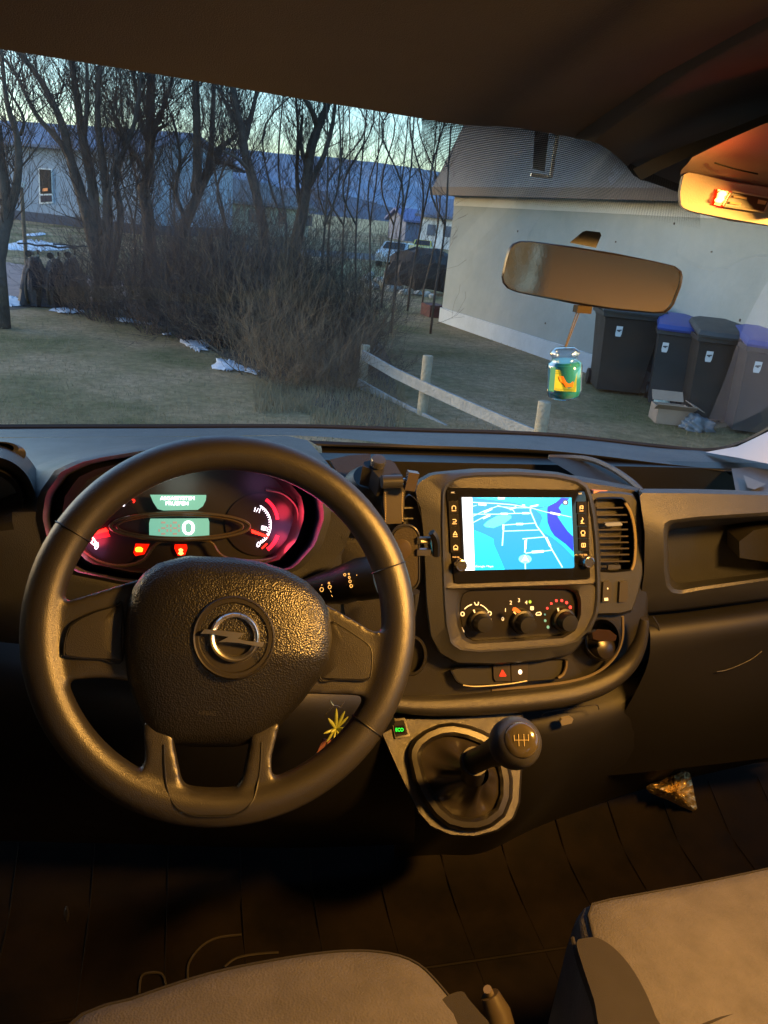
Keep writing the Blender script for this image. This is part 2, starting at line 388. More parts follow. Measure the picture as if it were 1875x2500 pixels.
# dotted shade band behind the mirror
dm = bpy.data.materials.new('printed dots'); dm.use_nodes = True; n = dm.node_tree; b = n.nodes['Principled BSDF']; b.inputs['Base Color'].default_value = (.006,.006,.006,1); b.inputs['Roughness'].default_value = .9
uvn = n.nodes.new('ShaderNodeUVMap'); sep = n.nodes.new('ShaderNodeSeparateXYZ'); n.links.new(uvn.outputs[0], sep.inputs[0])
def mth(op, a, bb=None, c=None):
    q = n.nodes.new('ShaderNodeMath'); q.operation = op
    for i, w in enumerate((a, bb, c)):
        if w is None: continue
        if isinstance(w, (int, float)): q.inputs[i].default_value = w
        else: n.links.new(w, q.inputs[i])
    return q.outputs[0]
sx_ = mth('SINE', mth('MULTIPLY', sep.outputs[0], 2*math.pi*150)); sy_ = mth('SINE', mth('MULTIPLY', sep.outputs[1], 2*math.pi*42))
fade = mth('MULTIPLY', mth('SUBTRACT', 1.0, sep.outputs[1]), 1.0)
val = mth('ADD', mth('ADD', mth('MULTIPLY', sx_, .25), sy_), mth('MULTIPLY', fade, 2.3))
al = mth('GREATER_THAN', val, 1.22); n.links.new(al, b.inputs['Alpha'])
def ws_px(x, y):      # nearest windscreen point along a pixel ray (search along depth)
    d = ray(x, y); best = None
    for i in range(41):
        for j in range(0, 61):
            pass
    return None
bandq = [(1028,284,.795),(1200,296,.80),(1400,320,.80),(1540,400,.80),(1710,470,.80)]
bandb = [(1040,418,.90),(1130,470,.91),(1330,505,.91),(1500,520,.90),(1710,560,.88)]
P1 = cr(bandq, 8); P2 = cr(bandb, 8); V = []; UV = []
for i in range(9):
    for j in range(len(P1)):
        a, c = P1[j], P2[j]; t = i/8; V.append(at(a[0]*(1-t)+c[0]*t, a[1]*(1-t)+c[1]*t, a[2]*(1-t)+c[2]*t)); UV.append((j/(len(P1)-1), t))
nc = len(P1)
sb = mesh('shade_band', V, [(i*nc+j, i*nc+j+1, (i+1)*nc+j+1, (i+1)*nc+j) for i in range(8) for j in range(nc-1)], dm, ws)
ul = sb.data.uv_layers.new(name='UVMap')
for l in sb.data.loops: ul.data[l.index].uv = UV[l.vertex_index]
# sensor bracket behind the glass
bq = [at(1326,316,.84), at(1362,324,.84), at(1345,432,.90), at(1296,426,.90)]
mb = MB(); mb.tube([bq[1], bq[2], bq[3]], .0022, 6); mb.build('bracket', M('pale bracket', (.8,.8,.78), .5), ws)
mb = MB(); mb.add([at(1306,316,.845), at(1340,320,.845), at(1330,420,.905), at(1300,412,.905), at(1306,316,.865), at(1340,320,.865), at(1330,420,.925), at(1300,412,.925)], [(0,1,2,3),(7,6,5,4),(0,4,5,1),(1,5,6,2),(2,6,7,3),(3,7,4,0)]); mb.build('sensor', M('sensor housing', (.14,.13,.12), .4), ws)
mesh('pillar_trim', [at(1722,1104,1.33), at(1800,1090,1.30), at(1875,1054,1.26), at(1960,996,1.20), at(1960,1160,1.06), at(1875,1132,1.10), at(1800,1117,1.18)], [(0,1,2,5,6),(2,3,4,5)], pillar, van)
# ---- overhead console
cs = [(1657,502),(1655,470),(1660,440),(1667,417),(1700,422),(1783,439),(1875,455),(2000,478),(2000,570),(1875,552),(1783,540),(1692,519),(1668,512)]
cc = (1800, 490)
con = rings('overhead_console', cc, [(scl(cs, cc, 1.0), Yc(.70)), (cs, Yc(.625)), (inset(cs, cc, 6), Yc(.615))], consm, van, cap=True)
grid('console_housing', [[(1660,430,.622),(1783,440,.620),(1875,456,.620),(2010,480,.620)],[(1664,415,.615),(1783,425,.612),(1875,440,.610),(2010,466,.610)],[(1680,398,.60),(1785,375,.588),(1880,365,.575),(2010,370,.56)],[(1690,384,.59),(1785,338,.57),(1890,293,.55),(2010,252,.53)]], M('console housing', (.30,.27,.24), .7, bump=.3, bscale=900), van)
tube_px('housing_seam', cr([(1745,398),(1790,412),(1850,425)], 4), Yc(.596), .0006, dark, van)
hs = [(1545,413),(1552,438),(1577,458),(1627,469),(1658,502),(1657,470),(1667,417),(1690,388),(1800,330),(1900,290),(1900,272),(1750,318),(1640,362),(1570,393)]
mb = MB(); A = [at(x, y, .70 if i > 4 or i < 3 else .72) for i, (x, y) in enumerate(hs)]
CPl = Plane(at(1780,490,.615), (-.08,-1,-.0)) ; CPl.P = at(1780, 490, .614); CPl.n = Vector((0,-1,0))
rq = [(1753,462),(1785,469),(1772,498),(1768,505),(1743,500),(1748,480)]
lens = plate('map_lamp', rq, CPl, M('red lamp lens', (.5,.01,.01), .2, emit=(1,.01,.0), es=1.6), con, t=.004, off=.002)
plate('bulb_glow', [(1762,466),(1772,467),(1775,475),(1768,480),(1769,488),(1760,495),(1750,494),(1748,488),(1754,482),(1756,472)], CPl, M('bulb', (.9,.6,.2), .3, emit=(1,.62,.12), es=3.2), lens, t=.002, off=.005)
pq = [(1788,467),(1880,483),(1866,518),(1768,503)]
plate('switch_panel', pq, CPl, M('switch panel', (.12,.08,.04), .35), con, t=.004, off=.002)
tube_px('panel_frame', pq[::-1], CPl.c(.004), .0009, consm, con, closed=True)
plates('switch_mark', [[(1792,477),(1824,482),(1823,487),(1791,482)], [(1783,492),(1810,496),(1808,501),(1782,497)], [(1852,487),(1872,491),(1868,500),(1850,497)]], CPl, M('pale switch mark', (.7,.5,.2), .5), con, off=.004)
mesh('header_recess', [at(x, y, Y) for x, y, Y in ((1545,413,.742),(1600,385,.70),(1680,352,.66),(1780,316,.615),(1900,268,.57),(1900,290,.575),(1780,338,.62),(1690,380,.665),(1620,412,.70),(1565,440,.745))], [(0,1,8,9),(1,2,7,8),(2,3,6,7),(3,4,5,6)], M('recess cloth', (.045,.036,.025), .95), van)
# ---- rear-view mirror
MP = Plane(at(1440, 672, .74), (-.38, -.92, -.015))
mo = [(1250,595),(1262,588),(1300,589),(1400,602),(1500,618),(1600,638),(1650,650),(1664,662),(1668,680),(1661,705),(1645,745),(1630,763),(1612,766),(1500,757),(1400,742),(1300,722),(1245,710),(1228,696),(1224,676),(1232,636),(1240,608)]
mc = (1447, 676)
mir = rings('rear_view_mirror', mc, [(inset(mo, mc, 16), MP.c(-.030)), (inset(mo, mc, 3), MP.c(-.022)), (mo, MP.c(-.008)), (mo, MP.c(0)), (inset(mo, mc, 5), MP.c(.002)), (inset(mo, mc, 6.5), MP.c(-.001))], M('mirror housing', (.014,.012,.011), .3), van, cap=False, cap0=True)
rings('mirror_glass', mc, [(inset(mo, mc, 4), MP.c(-.002)), (inset(mo, mc, 6), MP.c(-.001))], M('mirror glass', (.90,.88,.82), .06, metal=1, bump=.03, bscale=300), mir, cap=True)
mb = MB(); mb.tube([at(1425,590,.765), at(1430,575,.79), at(1440,560,.84)], [.011,.017,.014], 10)
A = [(1391,592),(1422,566),(1432,563),(1465,567),(1468,575),(1455,605)]
mesh('mirror_stalk', [at(x, y, .775) for x, y in A]+[at(x, y, .83) for x, y in A], [tuple(range(6)), tuple(range(6,12))[::-1]]+[(i,(i+1)%6,6+(i+1)%6,6+i) for i in range(6)], dark, van)
kn = MB().box(at(1422,755,.735), (.016,.010,.007)); kn.build('dip_lever', M('amber lever', (.03,.02,.012), .25), mir)
#@@DASH
# ---- dashboard top
grid('dashboard_top', [
 [(-120,1046,1.46),(350,1044,1.475),(740,1044,1.475),(1000,1053,1.46),(1338,1064,1.44),(1603,1092,1.40),(1727,1102,1.365),(1900,1128,1.30)],
 [(-120,1058,1.36),(350,1056,1.37),(740,1054,1.37),(1000,1066,1.36),(1338,1080,1.34),(1603,1106,1.30),(1727,1120,1.28),(1900,1145,1.22)],
 [(-120,1068,1.28),(350,1066,1.29),(740,1064,1.29),(1000,1086,1.27),(1338,1100,1.25),(1603,1130,1.22),(1727,1146,1.20),(1900,1165,1.16)]], plas, van, nu=10, nv=3)
# storage tray behind the centre pod
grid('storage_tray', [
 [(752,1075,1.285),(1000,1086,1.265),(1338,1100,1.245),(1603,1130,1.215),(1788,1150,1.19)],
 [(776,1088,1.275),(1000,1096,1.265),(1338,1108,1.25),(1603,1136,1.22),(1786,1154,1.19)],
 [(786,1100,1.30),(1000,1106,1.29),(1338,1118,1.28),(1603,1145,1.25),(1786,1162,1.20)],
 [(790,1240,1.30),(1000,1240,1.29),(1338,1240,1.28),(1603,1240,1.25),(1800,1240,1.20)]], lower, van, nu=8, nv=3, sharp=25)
# left part of the dash, sweeping down round the gauge hood
hc = (446, 1250)
hood = [(103,1262),(112,1205),(149,1152),(200,1128),(253,1116),(350,1100),(450,1094),(560,1098),(660,1116),(735,1150),(785,1209),(792,1262),(770,1330),(720,1385),(600,1420),(450,1428),(300,1420),(180,1395),(120,1335)]
outer = [(-60,1070),(100,1068),(446,1066),(700,1064),(752,1075),(800,1130),(860,1210),(835,1300),(830,1560),(446,1620),(-60,1560),(-60,1250)]
def dashY(x, y): 
    t = (y-1066)/500.0; t = max(0, min(1, t)); return 1.285 - .42*min(1, t*2.2)**.7 + .06*max(0, t-.5)
rings('dashboard_left', hc, [(outer, lambda x, y: at(x, y, dashY(x, y))), (scl(hood, hc, 1.22, 1.12), lambda x, y: at(x, y, max(.865, dashY(x, y)-.06))), (scl(hood, hc, 1.05, 1.04), Yc(.868)), (hood, Yc(.862)), (scl(hood, hc, .985), Yc(.87)), (scl(hood, hc, .93), Yc(.95))], plas, van, cap=False, N=120)
# lower dash behind the wheel
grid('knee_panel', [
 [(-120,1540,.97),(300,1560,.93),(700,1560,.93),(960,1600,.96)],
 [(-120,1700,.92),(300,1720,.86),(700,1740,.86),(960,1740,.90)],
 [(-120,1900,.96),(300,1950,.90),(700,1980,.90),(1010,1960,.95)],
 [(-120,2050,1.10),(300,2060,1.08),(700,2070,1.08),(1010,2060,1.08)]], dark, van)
MB().tube([WC+WN*-.02, WC+WN*-.10, WC+WN*-.25], [.045,.06,.075], 20).build('steering_column', dark, van)
# left round vent with demister slot
vc = (-22, 1228); vo = [(vc[0]+118*math.cos(a), vc[1]+122*math.sin(a)) for a in [2*math.pi*i/40 for i in range(40)]]
lv = rings('side_vent', vc, [(scl(vo, vc, 1.12, 1.25), Yc(1.0)), (vo, Yc(.895)), (scl(vo, vc, .93), Yc(.875)), (scl(vo, vc, .80), Yc(.885)), (scl(vo, vc, .72), Yc(.90)), (scl(vo, vc, .66), Yc(.875)), (scl(vo, vc, .56), Yc(.93))], plas, van)
dsl = [(vc[0]+22+34*math.cos(a), 1094+13*math.sin(a)) for a in [2*math.pi*i/30 for i in range(30)]]
rings('vent_cowl', (0,1095), [([(0+64*math.cos(a), 1108+30*math.sin(a)) for a in [2*math.pi*i/30 for i in range(30)]], Yc(.96)), ([(0+46*math.cos(a), 1096+18*math.sin(a)) for a in [2*math.pi*i/30 for i in range(30)]], Yc(.955)), (dsl, Yc(.955)), (scl(dsl, (0,1094), .9), Yc(.97))], [plas], lv)
plate('slot', scl(dsl, (0,1094), .88), Plane(at(0,1094,.968), (0,-1,0)), gloss, lv)
#@@CLUSTER
# ---- instrument cluster
ic = rings('instrument_cluster', hc, [(scl(hood, hc, .95), Yc(.945)), (scl(hood, hc, .86), CP.c(.03)), (scl(hood, hc, .80, .82), CP.c(.004)), (scl(hood, hc, .78, .80), CP.c(-.003))], M('cluster shroud', (.010,.009,.010), .38, spec=.5), van)
def Q(x, y): return (150+x*.36166, 1100+y*.36157)
def QL(*p): return [Q(*q) for q in p]
def arc(cx, cy, rx, ry, a0, a1, n=24): return [(cx+rx*math.cos(R_(a0+(a1-a0)*i/n)), cy+ry*math.sin(R_(a0+(a1-a0)*i/n))) for i in range(n+1)]
facem = M('gauge face', (.010,.008,.010), .3, spec=.5)
rimm = M('gauge trim ring', (.05,.040,.026), .3, bump=.2, bscale=500)
# trims: inner ellipse and lower swooping rim
el = arc(800, 510, 465, 95, 0, 360, 48)[:-1]
tube_px('display_ring', [Q(*p) for p in arc(800, 512, 470, 92, 0, 360, 60)[:-1]], CP.c(.016), .0020, rimm, ic, closed=True)
tube_px('display_ring', [Q(*p) for p in arc(800, 512, 425, 76, 0, 360, 60)[:-1]], CP.c(.014), .0015, M('gauge inner trim', (.05,.035,.02), .3), ic, closed=True)
tube_px('gauge_rim', [Q(*p) for p in cr([(70,600),(130,670),(230,740),(350,775),(470,770),(560,730),(620,650),(680,612),(800,606),(960,606),(1020,630),(1060,690),(1130,730),(1300,745),(1450,720),(1560,620),(1600,500),(1590,380),(1500,290),(1380,262)], 6)], CP.c(.012), .0022, rimm, ic)
tube_px('gauge_rim', [Q(*p) for p in cr([(40,760),(120,810),(220,850),(310,860)], 6)], CP.c(.035), .0032, rimm, ic)
for c_, r_ in (((330,560),250),((1340,500),235)):
    plate('dial_face', [Q(*p) for p in arc(c_[0], c_[1], r_, r_*.9, 0, 360, 40)[:-1]], CP, facem, ic, off=.0)
grnlcd = M('green display', (.05,.12,.09), .3, emit=(.10,.27,.20), es=1.0)
d1 = plate('trip_display', QL((598,298),(978,300),(975,335),(955,375),(920,400),(690,405),(650,395),(620,350)), CP, grnlcd, ic, off=.012)
text('display_text', 'ABGASSYSTEM', *Q(782,322), 8.4, CP, white_l, d1, off=.0135, wpx=84)
text('display_text', 'PRUEFEN', *Q(780,357), 8.4, CP, white_l, d1, off=.0135, wpx=55)
d2 = plate('speed_display', QL((600,460),(990,458),(998,480),(998,570),(985,597),(605,600),(593,580),(592,490)), CP, grnlcd, ic, off=.012)
text('speed_digit', '0', *Q(857,522), 34, CP, M('lit digit', (.9,.9,.9), .5, emit=(.95,.95,1), es=2.2), d2, off=.0135, wpx=30)
plates('speed_unit', [QL((835,582),(885,580),(885,594),(835,596))], CP, white_l, d2, off=.0135)
gho = M('ghost segments', (.2,.06,.05), .5, emit=(.16,.17,.13), es=1.0)
def seg(x, y, w, h, t, which):
    L = {'a': [(x+t,y),(x+w-t,y)], 'g': [(x+t,y+h/2),(x+w-t,y+h/2)], 'd': [(x+t,y+h),(x+w-t,y+h)], 'f': [(x,y+t),(x,y+h/2-t/2)], 'e': [(x,y+h/2+t/2),(x,y+h-t)], 'b': [(x+w,y+t),(x+w,y+h/2-t/2)], 'c': [(x+w,y+h/2+t/2),(x+w,y+h-t)]}
    r = []
    for k_ in which: r += [[Q(*p) for p in s_] for s_ in stroke(L[k_], t)]
    return r
plates('ghost_digit', seg(660,486,55,76,13,'abgedc')+seg(738,486,55,76,13,'abcdefg'), CP, gho, d2, off=.0128)
# left dial
plates('dial_scale', [[Q(*p) for p in s_] for s_ in stroke(arc(335,440,215,235,118,172,16), 5)] + sum([[[Q(*p) for p in s_] for s_ in stroke([(335+(198 if k%2 else 188)*math.cos(R_(a)), 440+(216 if k%2 else 205)*math.sin(R_(a))), (335+215*math.cos(R_(a)), 440+235*math.sin(R_(a)))], 6)] for k, a in enumerate([118+54*q/10 for q in range(11)])], [])
  + [[Q(*p) for p in s_] for s_ in stroke([(370,318),(390,305),(425,312)], 10)] + [[Q(*p) for p in s_] for s_ in stroke([(198,570),(240,630)], 9)] + [[Q(*p) for p in s_] for s_ in stroke([(192,490),(212,482)], 12)], CP, white_l, ic, off=.003)
plates('red_scale', [[Q(*p) for p in s_] for s_ in stroke([(425,312),(460,320),(495,338),(485,352)], 9)], CP, red_l, ic, off=.003)
plates('red_scale', [[Q(*p) for p in s_] for s_ in stroke([(1388,628),(1352,662)], 10)], CP, red_l, ic, off=.003)
text('dial_number', '5', *Q(418,358), 14, CP, white_l, ic, off=.003)
text('dial_number', '4', *Q(322,366), 11, CP, white_l, ic, off=.003)
text('dial_number', '0', *Q(237,648), 14, CP, white_l, ic, off=.003, ang=20)
needle = M('lit needle', (.7,.02,.01), .4, emit=(1,.01,.006), es=4)
plates('needle', [QL((200,556),(300,522),(318,545),(205,574))], CP, needle, ic, off=.008)
plates('needle', [QL((1282,532),(1400,578),(1396,590),(1284,556))], CP, needle, ic, off=.008)
# right dial
plates('dial_scale', [[Q(*p) for p in s_] for s_ in stroke(arc(1290,500,125,140,-66,62,20), 6)] + sum([[[Q(*p) for p in s_] for s_ in stroke([(1290+110*math.cos(R_(a)), 500+124*math.sin(R_(a))), (1290+125*math.cos(R_(a)), 500+140*math.sin(R_(a)))], 4)] for a in [-60+120*q/16 for q in range(17)]], [])
  + [QL((1352,508),(1380,512),(1378,540),(1348,534))] + [[Q(*p) for p in s_] for s_ in stroke([(1382,515),(1392,525),(1388,545)], 4)], CP, white_l, ic, off=.003)
text('dial_number', '1/1', *Q(1322,402), 11, CP, white_l, ic, off=.003, ang=15)
text('dial_number', '0', *Q(1330,634), 13, CP, white_l, ic, off=.003, ang=20)
# red glow on the dials, painted as flat emissive plates
halo = M('red dial glow', (.5,.01,.02), .4, emit=(1,.015,.04), es=1.0)
plates('dial_glow', [[Q(*p) for p in s_] for s_ in stroke(arc(1310,490,150,180,-62,-8,14), 22)]+[[Q(*p) for p in s_] for s_ in stroke(arc(1310,500,160,195,22,60,10), 26)], CP, halo, ic, off=.001)
plates('dial_glow', [QL((120,590),(150,570),(300,520),(330,580),(200,600),(130,620))], CP, M('dim red dial glow', (.4,.01,.01), .4, emit=(.9,.006,.01), es=1.0), ic, off=.001)
# warning lamps
tl = M('tell-tale glow', (.5,.01,.01), .4, emit=(.8,.006,.0), es=.8)
w1 = plate('warning_lamp', QL((500,628),(595,632),(560,700),(500,712),(485,690)), CP, tl, ic, off=.002)
plate('lamp_symbol', QL((500,658),(512,652),(535,652),(550,664),(545,684),(505,684),(498,672)), CP, M('amber symbol', (.9,.5,.05), .4, emit=(1,.50,.02), es=2.2), w1, off=.004)
w2 = plate('warning_lamp', QL((765,634),(845,634),(850,660),(835,705),(785,710),(762,660)), CP, tl, ic, off=.002)
plate('lamp_symbol', QL((790,668),(806,660),(822,670),(816,684),(826,696),(806,708),(786,696),(796,684)), CP, M('orange symbol', (.9,.3,.05), .4, emit=(1,.28,.06), es=2.8), w2, off=.004)
def plight(name, p, e, col, r=.004):
    l = bpy.data.lights.new(name, 'POINT'); l.energy = e*EK; l.color = col; l.shadow_soft_size = r
    o = bpy.data.objects.new(name, l); COL.objects.link(o); o.location = p; return o
plight('gauge_lamp', CP(*Q(1500,420), .016), .045, (1,.04,.08), .012); plight('gauge_lamp', CP(*Q(1490,610), .016), .035, (1,.04,.08), .012); plight('gauge_lamp', CP(*Q(240,600), .016), .045, (1,.04,.08), .012)
plight('gauge_lamp', CP(*Q(1500,560), .03), .015, (.7,.35,1), .02); plight('gauge_lamp', CP(*Q(180,680), .03), .008, (.7,.35,1), .02); plight('gauge_lamp', CP(*Q(1350,230), .04), .010, (.8,.35,.9), .02)
plight('gauge_lamp', CP(*Q(790,215), .05), .035, (.75,.95,.85), .025)
#@@WHEEL
# ---- steering wheel
sw = empty('steering_wheel', WC, None, None); sw.parent = van; sw.location = WC-ORG['van']
wu = Vector((1,0,0)); wv = WN.cross(wu)
if wv.z < 0: wv = -wv
def wl(x, y): 
    q = WP(x, y)-WC; return (q.dot(wu), q.dot(wv))
def W3(u, v, h=0): return WC + wu*u + wv*v + WN*h
mb = MB()
n1, n2 = 120, 20; V = []; 
for i in range(n1):
    a = 2*math.pi*i/n1
    for j in range(n2):
        b_ = 2*math.pi*j/n2; r = .1715+.0182*math.cos(b_); V.append(W3(r*math.cos(a), r*math.sin(a), .0165*math.sin(b_)))
mb.add(V, [(i*n2+j, ((i+1)%n1)*n2+j, ((i+1)%n1)*n2+(j+1)%n2, i*n2+(j+1)%n2) for i in range(n1) for j in range(n2)])
def prism(mb, pts, h0, h1, hf=None):
    L = [wl(x, y) for x, y in pts]; n = len(L)
    A = [W3(u, v, (hf(u, v) if hf else 0)+h1) for u, v in L]; B = [W3(u, v, (hf(u, v) if hf else 0)+h0) for u, v in L]
    tri = tessellate_polygon([A])
    mb.add(A+B, [tuple(t) for t in tri]+[tuple(i+n for i in t[::-1]) for t in tri]+[(i,(i+1)%n,n+(i+1)%n,n+i) for i in range(n)])
sink = lambda u, v: -.016*max(0, 1-(math.hypot(u, v)/.15))
prism(mb, [(95,1440),(120,1468),(155,1472),(200,1458),(345,1412),(420,1400),(420,1680),(253,1655),(165,1660),(140,1690),(95,1640)], -.013, .008, sink)
prism(mb, [(985,1500),(940,1545),(905,1540),(860,1512),(801,1478),(730,1440),(700,1700),(760,1694),(890,1698),(915,1725),(955,1690),(985,1600)], -.013, .008, sink)
prism(mb, [(350,1760),(354,1850),(345,1895),(315,1912),(380,1985),(560,2000),(690,1960),(735,1895),(690,1908),(662,1890),(662,1850),(685,1760),(612,1780),(608,1823),(592,1899),(575,1927),(545,1937),(480,1937),(452,1925),(441,1895),(425,1816),(420,1770)], -.013, .009, sink)
rimo = mb.build('rim', leath, sw, sharp=0)
remesh(rimo, .0026, 13)
prismb = MB(); hubp = [(456,1357),(570,1361),(640,1372),(696,1390),(750,1420),(788,1460),(804,1494),(811,1557),(803,1610),(785,1649),(741,1709),(684,1772),(640,1803),(600,1818),(570,1824),(481,1824),(400,1816),(365,1800),(348,1770),(330,1720),(312,1660),(302,1570),(308,1494),(325,1435),(350,1400),(385,1375)]
hcn = (560, 1590)
def HT(off):
    def f(x, y):
        d = max(0, y-1600)*.00009; return WP.c(off-d)(x, y)
    return f
hub = rings('airbag_cover', hcn, [(hubp, WP.c(-.030)), (hubp, HT(.010)), (inset(hubp, hcn, 5), HT(.016)), (inset(hubp, hcn, 14), HT(.0215)), (inset(hubp, hcn, 40), HT(.027)), (scl(hubp, hcn, .65), HT(.031)), (scl(hubp, hcn, .3), HT(.0325))], hubm, sw, N=128, sharp=0)
ec = (570, 1557)
def circ(c, rx, ry=None, n=48, a0=0): ry = ry or rx; return [(c[0]+rx*math.cos(2*math.pi*i/n+a0), c[1]+ry*math.sin(2*math.pi*i/n+a0)) for i in range(n)]
ed = rings('emblem_disc', ec, [(circ(ec,103,104), WP.c(.027)), (circ(ec,101,102), WP.c(.0335)), (circ(ec,98,99), WP.c(.035)), (circ(ec,94,95), WP.c(.0338)), (circ(ec,86,87), WP.c(.0338)), (circ(ec,82,83), WP.c(.031)), (circ(ec,40), WP.c(.031))], M('emblem disc', (.022,.020,.020), .38, bump=.15, bscale=700), sw, sharp=25)
em = (573,1555)
V = []; n1 = 72
rp = []
for i in range(n1):
    a = 2*math.pi*i/n1
    for (rr, h) in ((62,.031),(61,.0355),(56,.0372),(50,.0366),(47,.0345),(46.5,.031)):
        V.append(WP.c(h)(em[0]+rr*math.cos(a), em[1]+rr*math.sin(a)*1.01))
er = mesh('emblem_ring', V, [(i*6+j, ((i+1)%n1)*6+j, ((i+1)%n1)*6+j+1, i*6+j+1) for i in range(n1) for j in range(5)], chrome, ed, sharp=50)
def Z(x, y): return (450+x*.2411, 1430+y*.2411)
plate('emblem_bolt', [Z(165,485),(Z(205,440)),Z(300,448),Z(460,462),Z(620,480),Z(540,535),Z(640,560),Z(760,572),Z(810,568),Z(790,622),Z(720,610),Z(560,580),Z(430,570),Z(345,572),Z(450,518),Z(330,500),Z(250,488)], WP, chrome, ed, t=.005, off=.0385)
for ch, x, y, an in (('O',400,318,-22),('P',488,285,-5),('E',575,296,12),('L',640,330,28)):
    text('emblem_letter', ch, *Z(x, y), 7, WP, M('emblem letter', (.08,.07,.06), .3), er, off=.0378, ang=an)
text('cover_lettering', 'AIRBAG', 505, 1741, 11, WP, M('embossed lettering', (.035,.033,.03), .3), hub, off=.020, wpx=44, ang=2)
# spoke inserts
lp = [(282,1480),(240,1492),(200,1510),(175,1528),(163,1560),(160,1594),(166,1601),(200,1606),(250,1609),(300,1612),(300,1480)]
rp_ = [(805,1520),(830,1528),(880,1562),(898,1578),(903,1600),(901,1640),(896,1655),(882,1659),(820,1658),(780,1656),(770,1560)]
for L in (lp, rp_):
    def hfun(x, y, L=L):
        u, v = wl(x, y); return W3(u, v, .0102+sink(u, v))
    c_ = ctr(L)
    sp = rings('spoke_insert', c_, [(scl(L, c_, .992), lambda x, y: hfun(x, y)-WN*.004), (scl(L, c_, .99), hfun), (scl(L, c_, .95), lambda x, y: hfun(x, y)+WN*.0008), (scl(L, c_, .4), lambda x, y: hfun(x, y)+WN*.001)], leath, sw)
    tube_px('seam', [q for q in cr(L, 5, True)], lambda x, y: hfun(x, y)+WN*.0004, .0008, dark, sp, closed=True)
bt = cr([(400,1815),(403,1880),(410,1925),(430,1960),(470,1980),(520,1983),(575,1978),(612,1950),(628,1905),(635,1860),(638,1810)], 8)
tube_px('seam', bt, lambda x, y: W3(*wl(x, y), .0092+sink(*wl(x, y))+.0075*max(0, min(1, (y-1900)/60))), .0010, dark, rimo)
# rim stitching joints
for (a_, nm) in ((148,0),(18,0),(-38,0),):
    pts = []
    for j in range(24):
        b_ = 2*math.pi*j/24; r = .1715+.0186*math.cos(b_); pts.append(W3(r*math.cos(R_(a_)), r*math.sin(R_(a_)), .0169*math.sin(b_)))
    MB().tube(pts, .0007, 5, closed=True).build('seam', dark, rimo)
# wiper stalk
def H(x, y): return (780+x*.2712, 1080+y*.2712)
st = MB().tube([at(*H(560,1205), .80), at(*H(350,1235), .815), at(*H(330,1240), .815), at(*H(200,1285), .83), at(*H(-60,1330), .845), at(*H(-250,1380), .86)], [.026,.0262,.0245,.024,.017,.015], 20).build('wiper_stalk', dark, van)
SPl = Plane(at(*H(250,1250), .794), (0,-1,.25))
wp = []
for (x, y, r) in ((228,1192,10),(265,1185,6),(268,1216,9),(275,1252,11),(285,1293,12),(335,1195,4),(85,1268,7),(92,1302,14),(20,1325,16),(22,1283,5)):
    if r < 6: wp.append([H(x+r*math.cos(a), y+r*math.sin(a)) for a in [k*math.pi/4 for k in range(8)]])
    else: wp += [[H(*p) for p in s_] for s_ in stroke(arc(x, y, r, r*1.15, 0, 360, 10), 6)]
for (x, y) in ((100,1342),(112,1382)): wp += [[H(*p) for p in s_] for s_ in stroke([(x-5,y-8),(x+6,y+8)], 5)]
plates('stalk_symbol', wp, SPl, M('white stalk print', (.75,.72,.6), .5), st, off=.003)
#@@CENTRE
# ---- centre fascia (the board that carries pod, vents, buttons)
fc = (1230, 1400)
fo = [(815,1250),(822,1212),(850,1190),(900,1182),(985,1182),(1010,1178),(1200,1160),(1400,1165),(1470,1178),(1555,1192),(1576,1215),(1588,1300),(1590,1400),(1578,1500),(1572,1530),(1560,1580),(1525,1630),(1450,1675),(1300,1705),(1100,1715),(940,1712),(930,1640),(925,1560),(840,1540),(822,1400)]
def fY(x, y): return .985 - .055*max(0, min(1, (y-1180)/520)) - .02*math.sin(math.pi*max(0, min(1, (x-820)/760)))
fas = rings('centre_fascia', fc, [(scl(fo, fc, 1.02), lambda x, y: at(x, y, fY(x, y)+.07)), (fo, lambda x, y: at(x, y, fY(x, y)+.008)), (inset(fo, fc, 8), lambda x, y: at(x, y, fY(x, y))), (scl(fo, fc, .7), lambda x, y: at(x, y, fY(x, y))), (scl(fo, fc, .3), lambda x, y: at(x, y, fY(x, y)))], plas2, van, N=144)
# lip roll under the buttons
lipp = cr([(900,1712),(1000,1722),(1100,1722),(1250,1712),(1380,1696),(1470,1668),(1530,1625),(1562,1570),(1574,1510)], 8)
MB().tube([at(x, y, .905) for x, y in lipp], [.006+.012*math.sin(math.pi*min(1,(i+6)/(len(lipp)+6))) for i in range(len(lipp))], 12).build('lip_roll', plas2, van)
tube_px('lip_roll', cr([(1520,1505),(1519,1560),(1500,1605),(1460,1640),(1400,1662),(1300,1676),(1200,1684)], 8), Yc(.912), .0022, M('painted lip highlight', (.12,.10,.08), .3), van)  # thin strip in a paler colour, painting the light along the lip's edge
# left vent strip beside the pod
vs = [(985,1215),(1000,1204),(1018,1220),(1030,1260),(1038,1330),(1036,1420),(985,1440)]
vt = rings('air_vent', (1005,1320), [(vs, Yc(.945)), (inset(vs, (1005,1320), 3), Yc(.94)), (inset(vs, (1005,1320), 6), Yc(.965))], dark, van)
mb = MB()
for y in (1240, 1266, 1292): mb.tube([at(985, y, .95), at(1008, y, .95)], .0016, 5)
mb.build('vent_fin', plas2, vt)
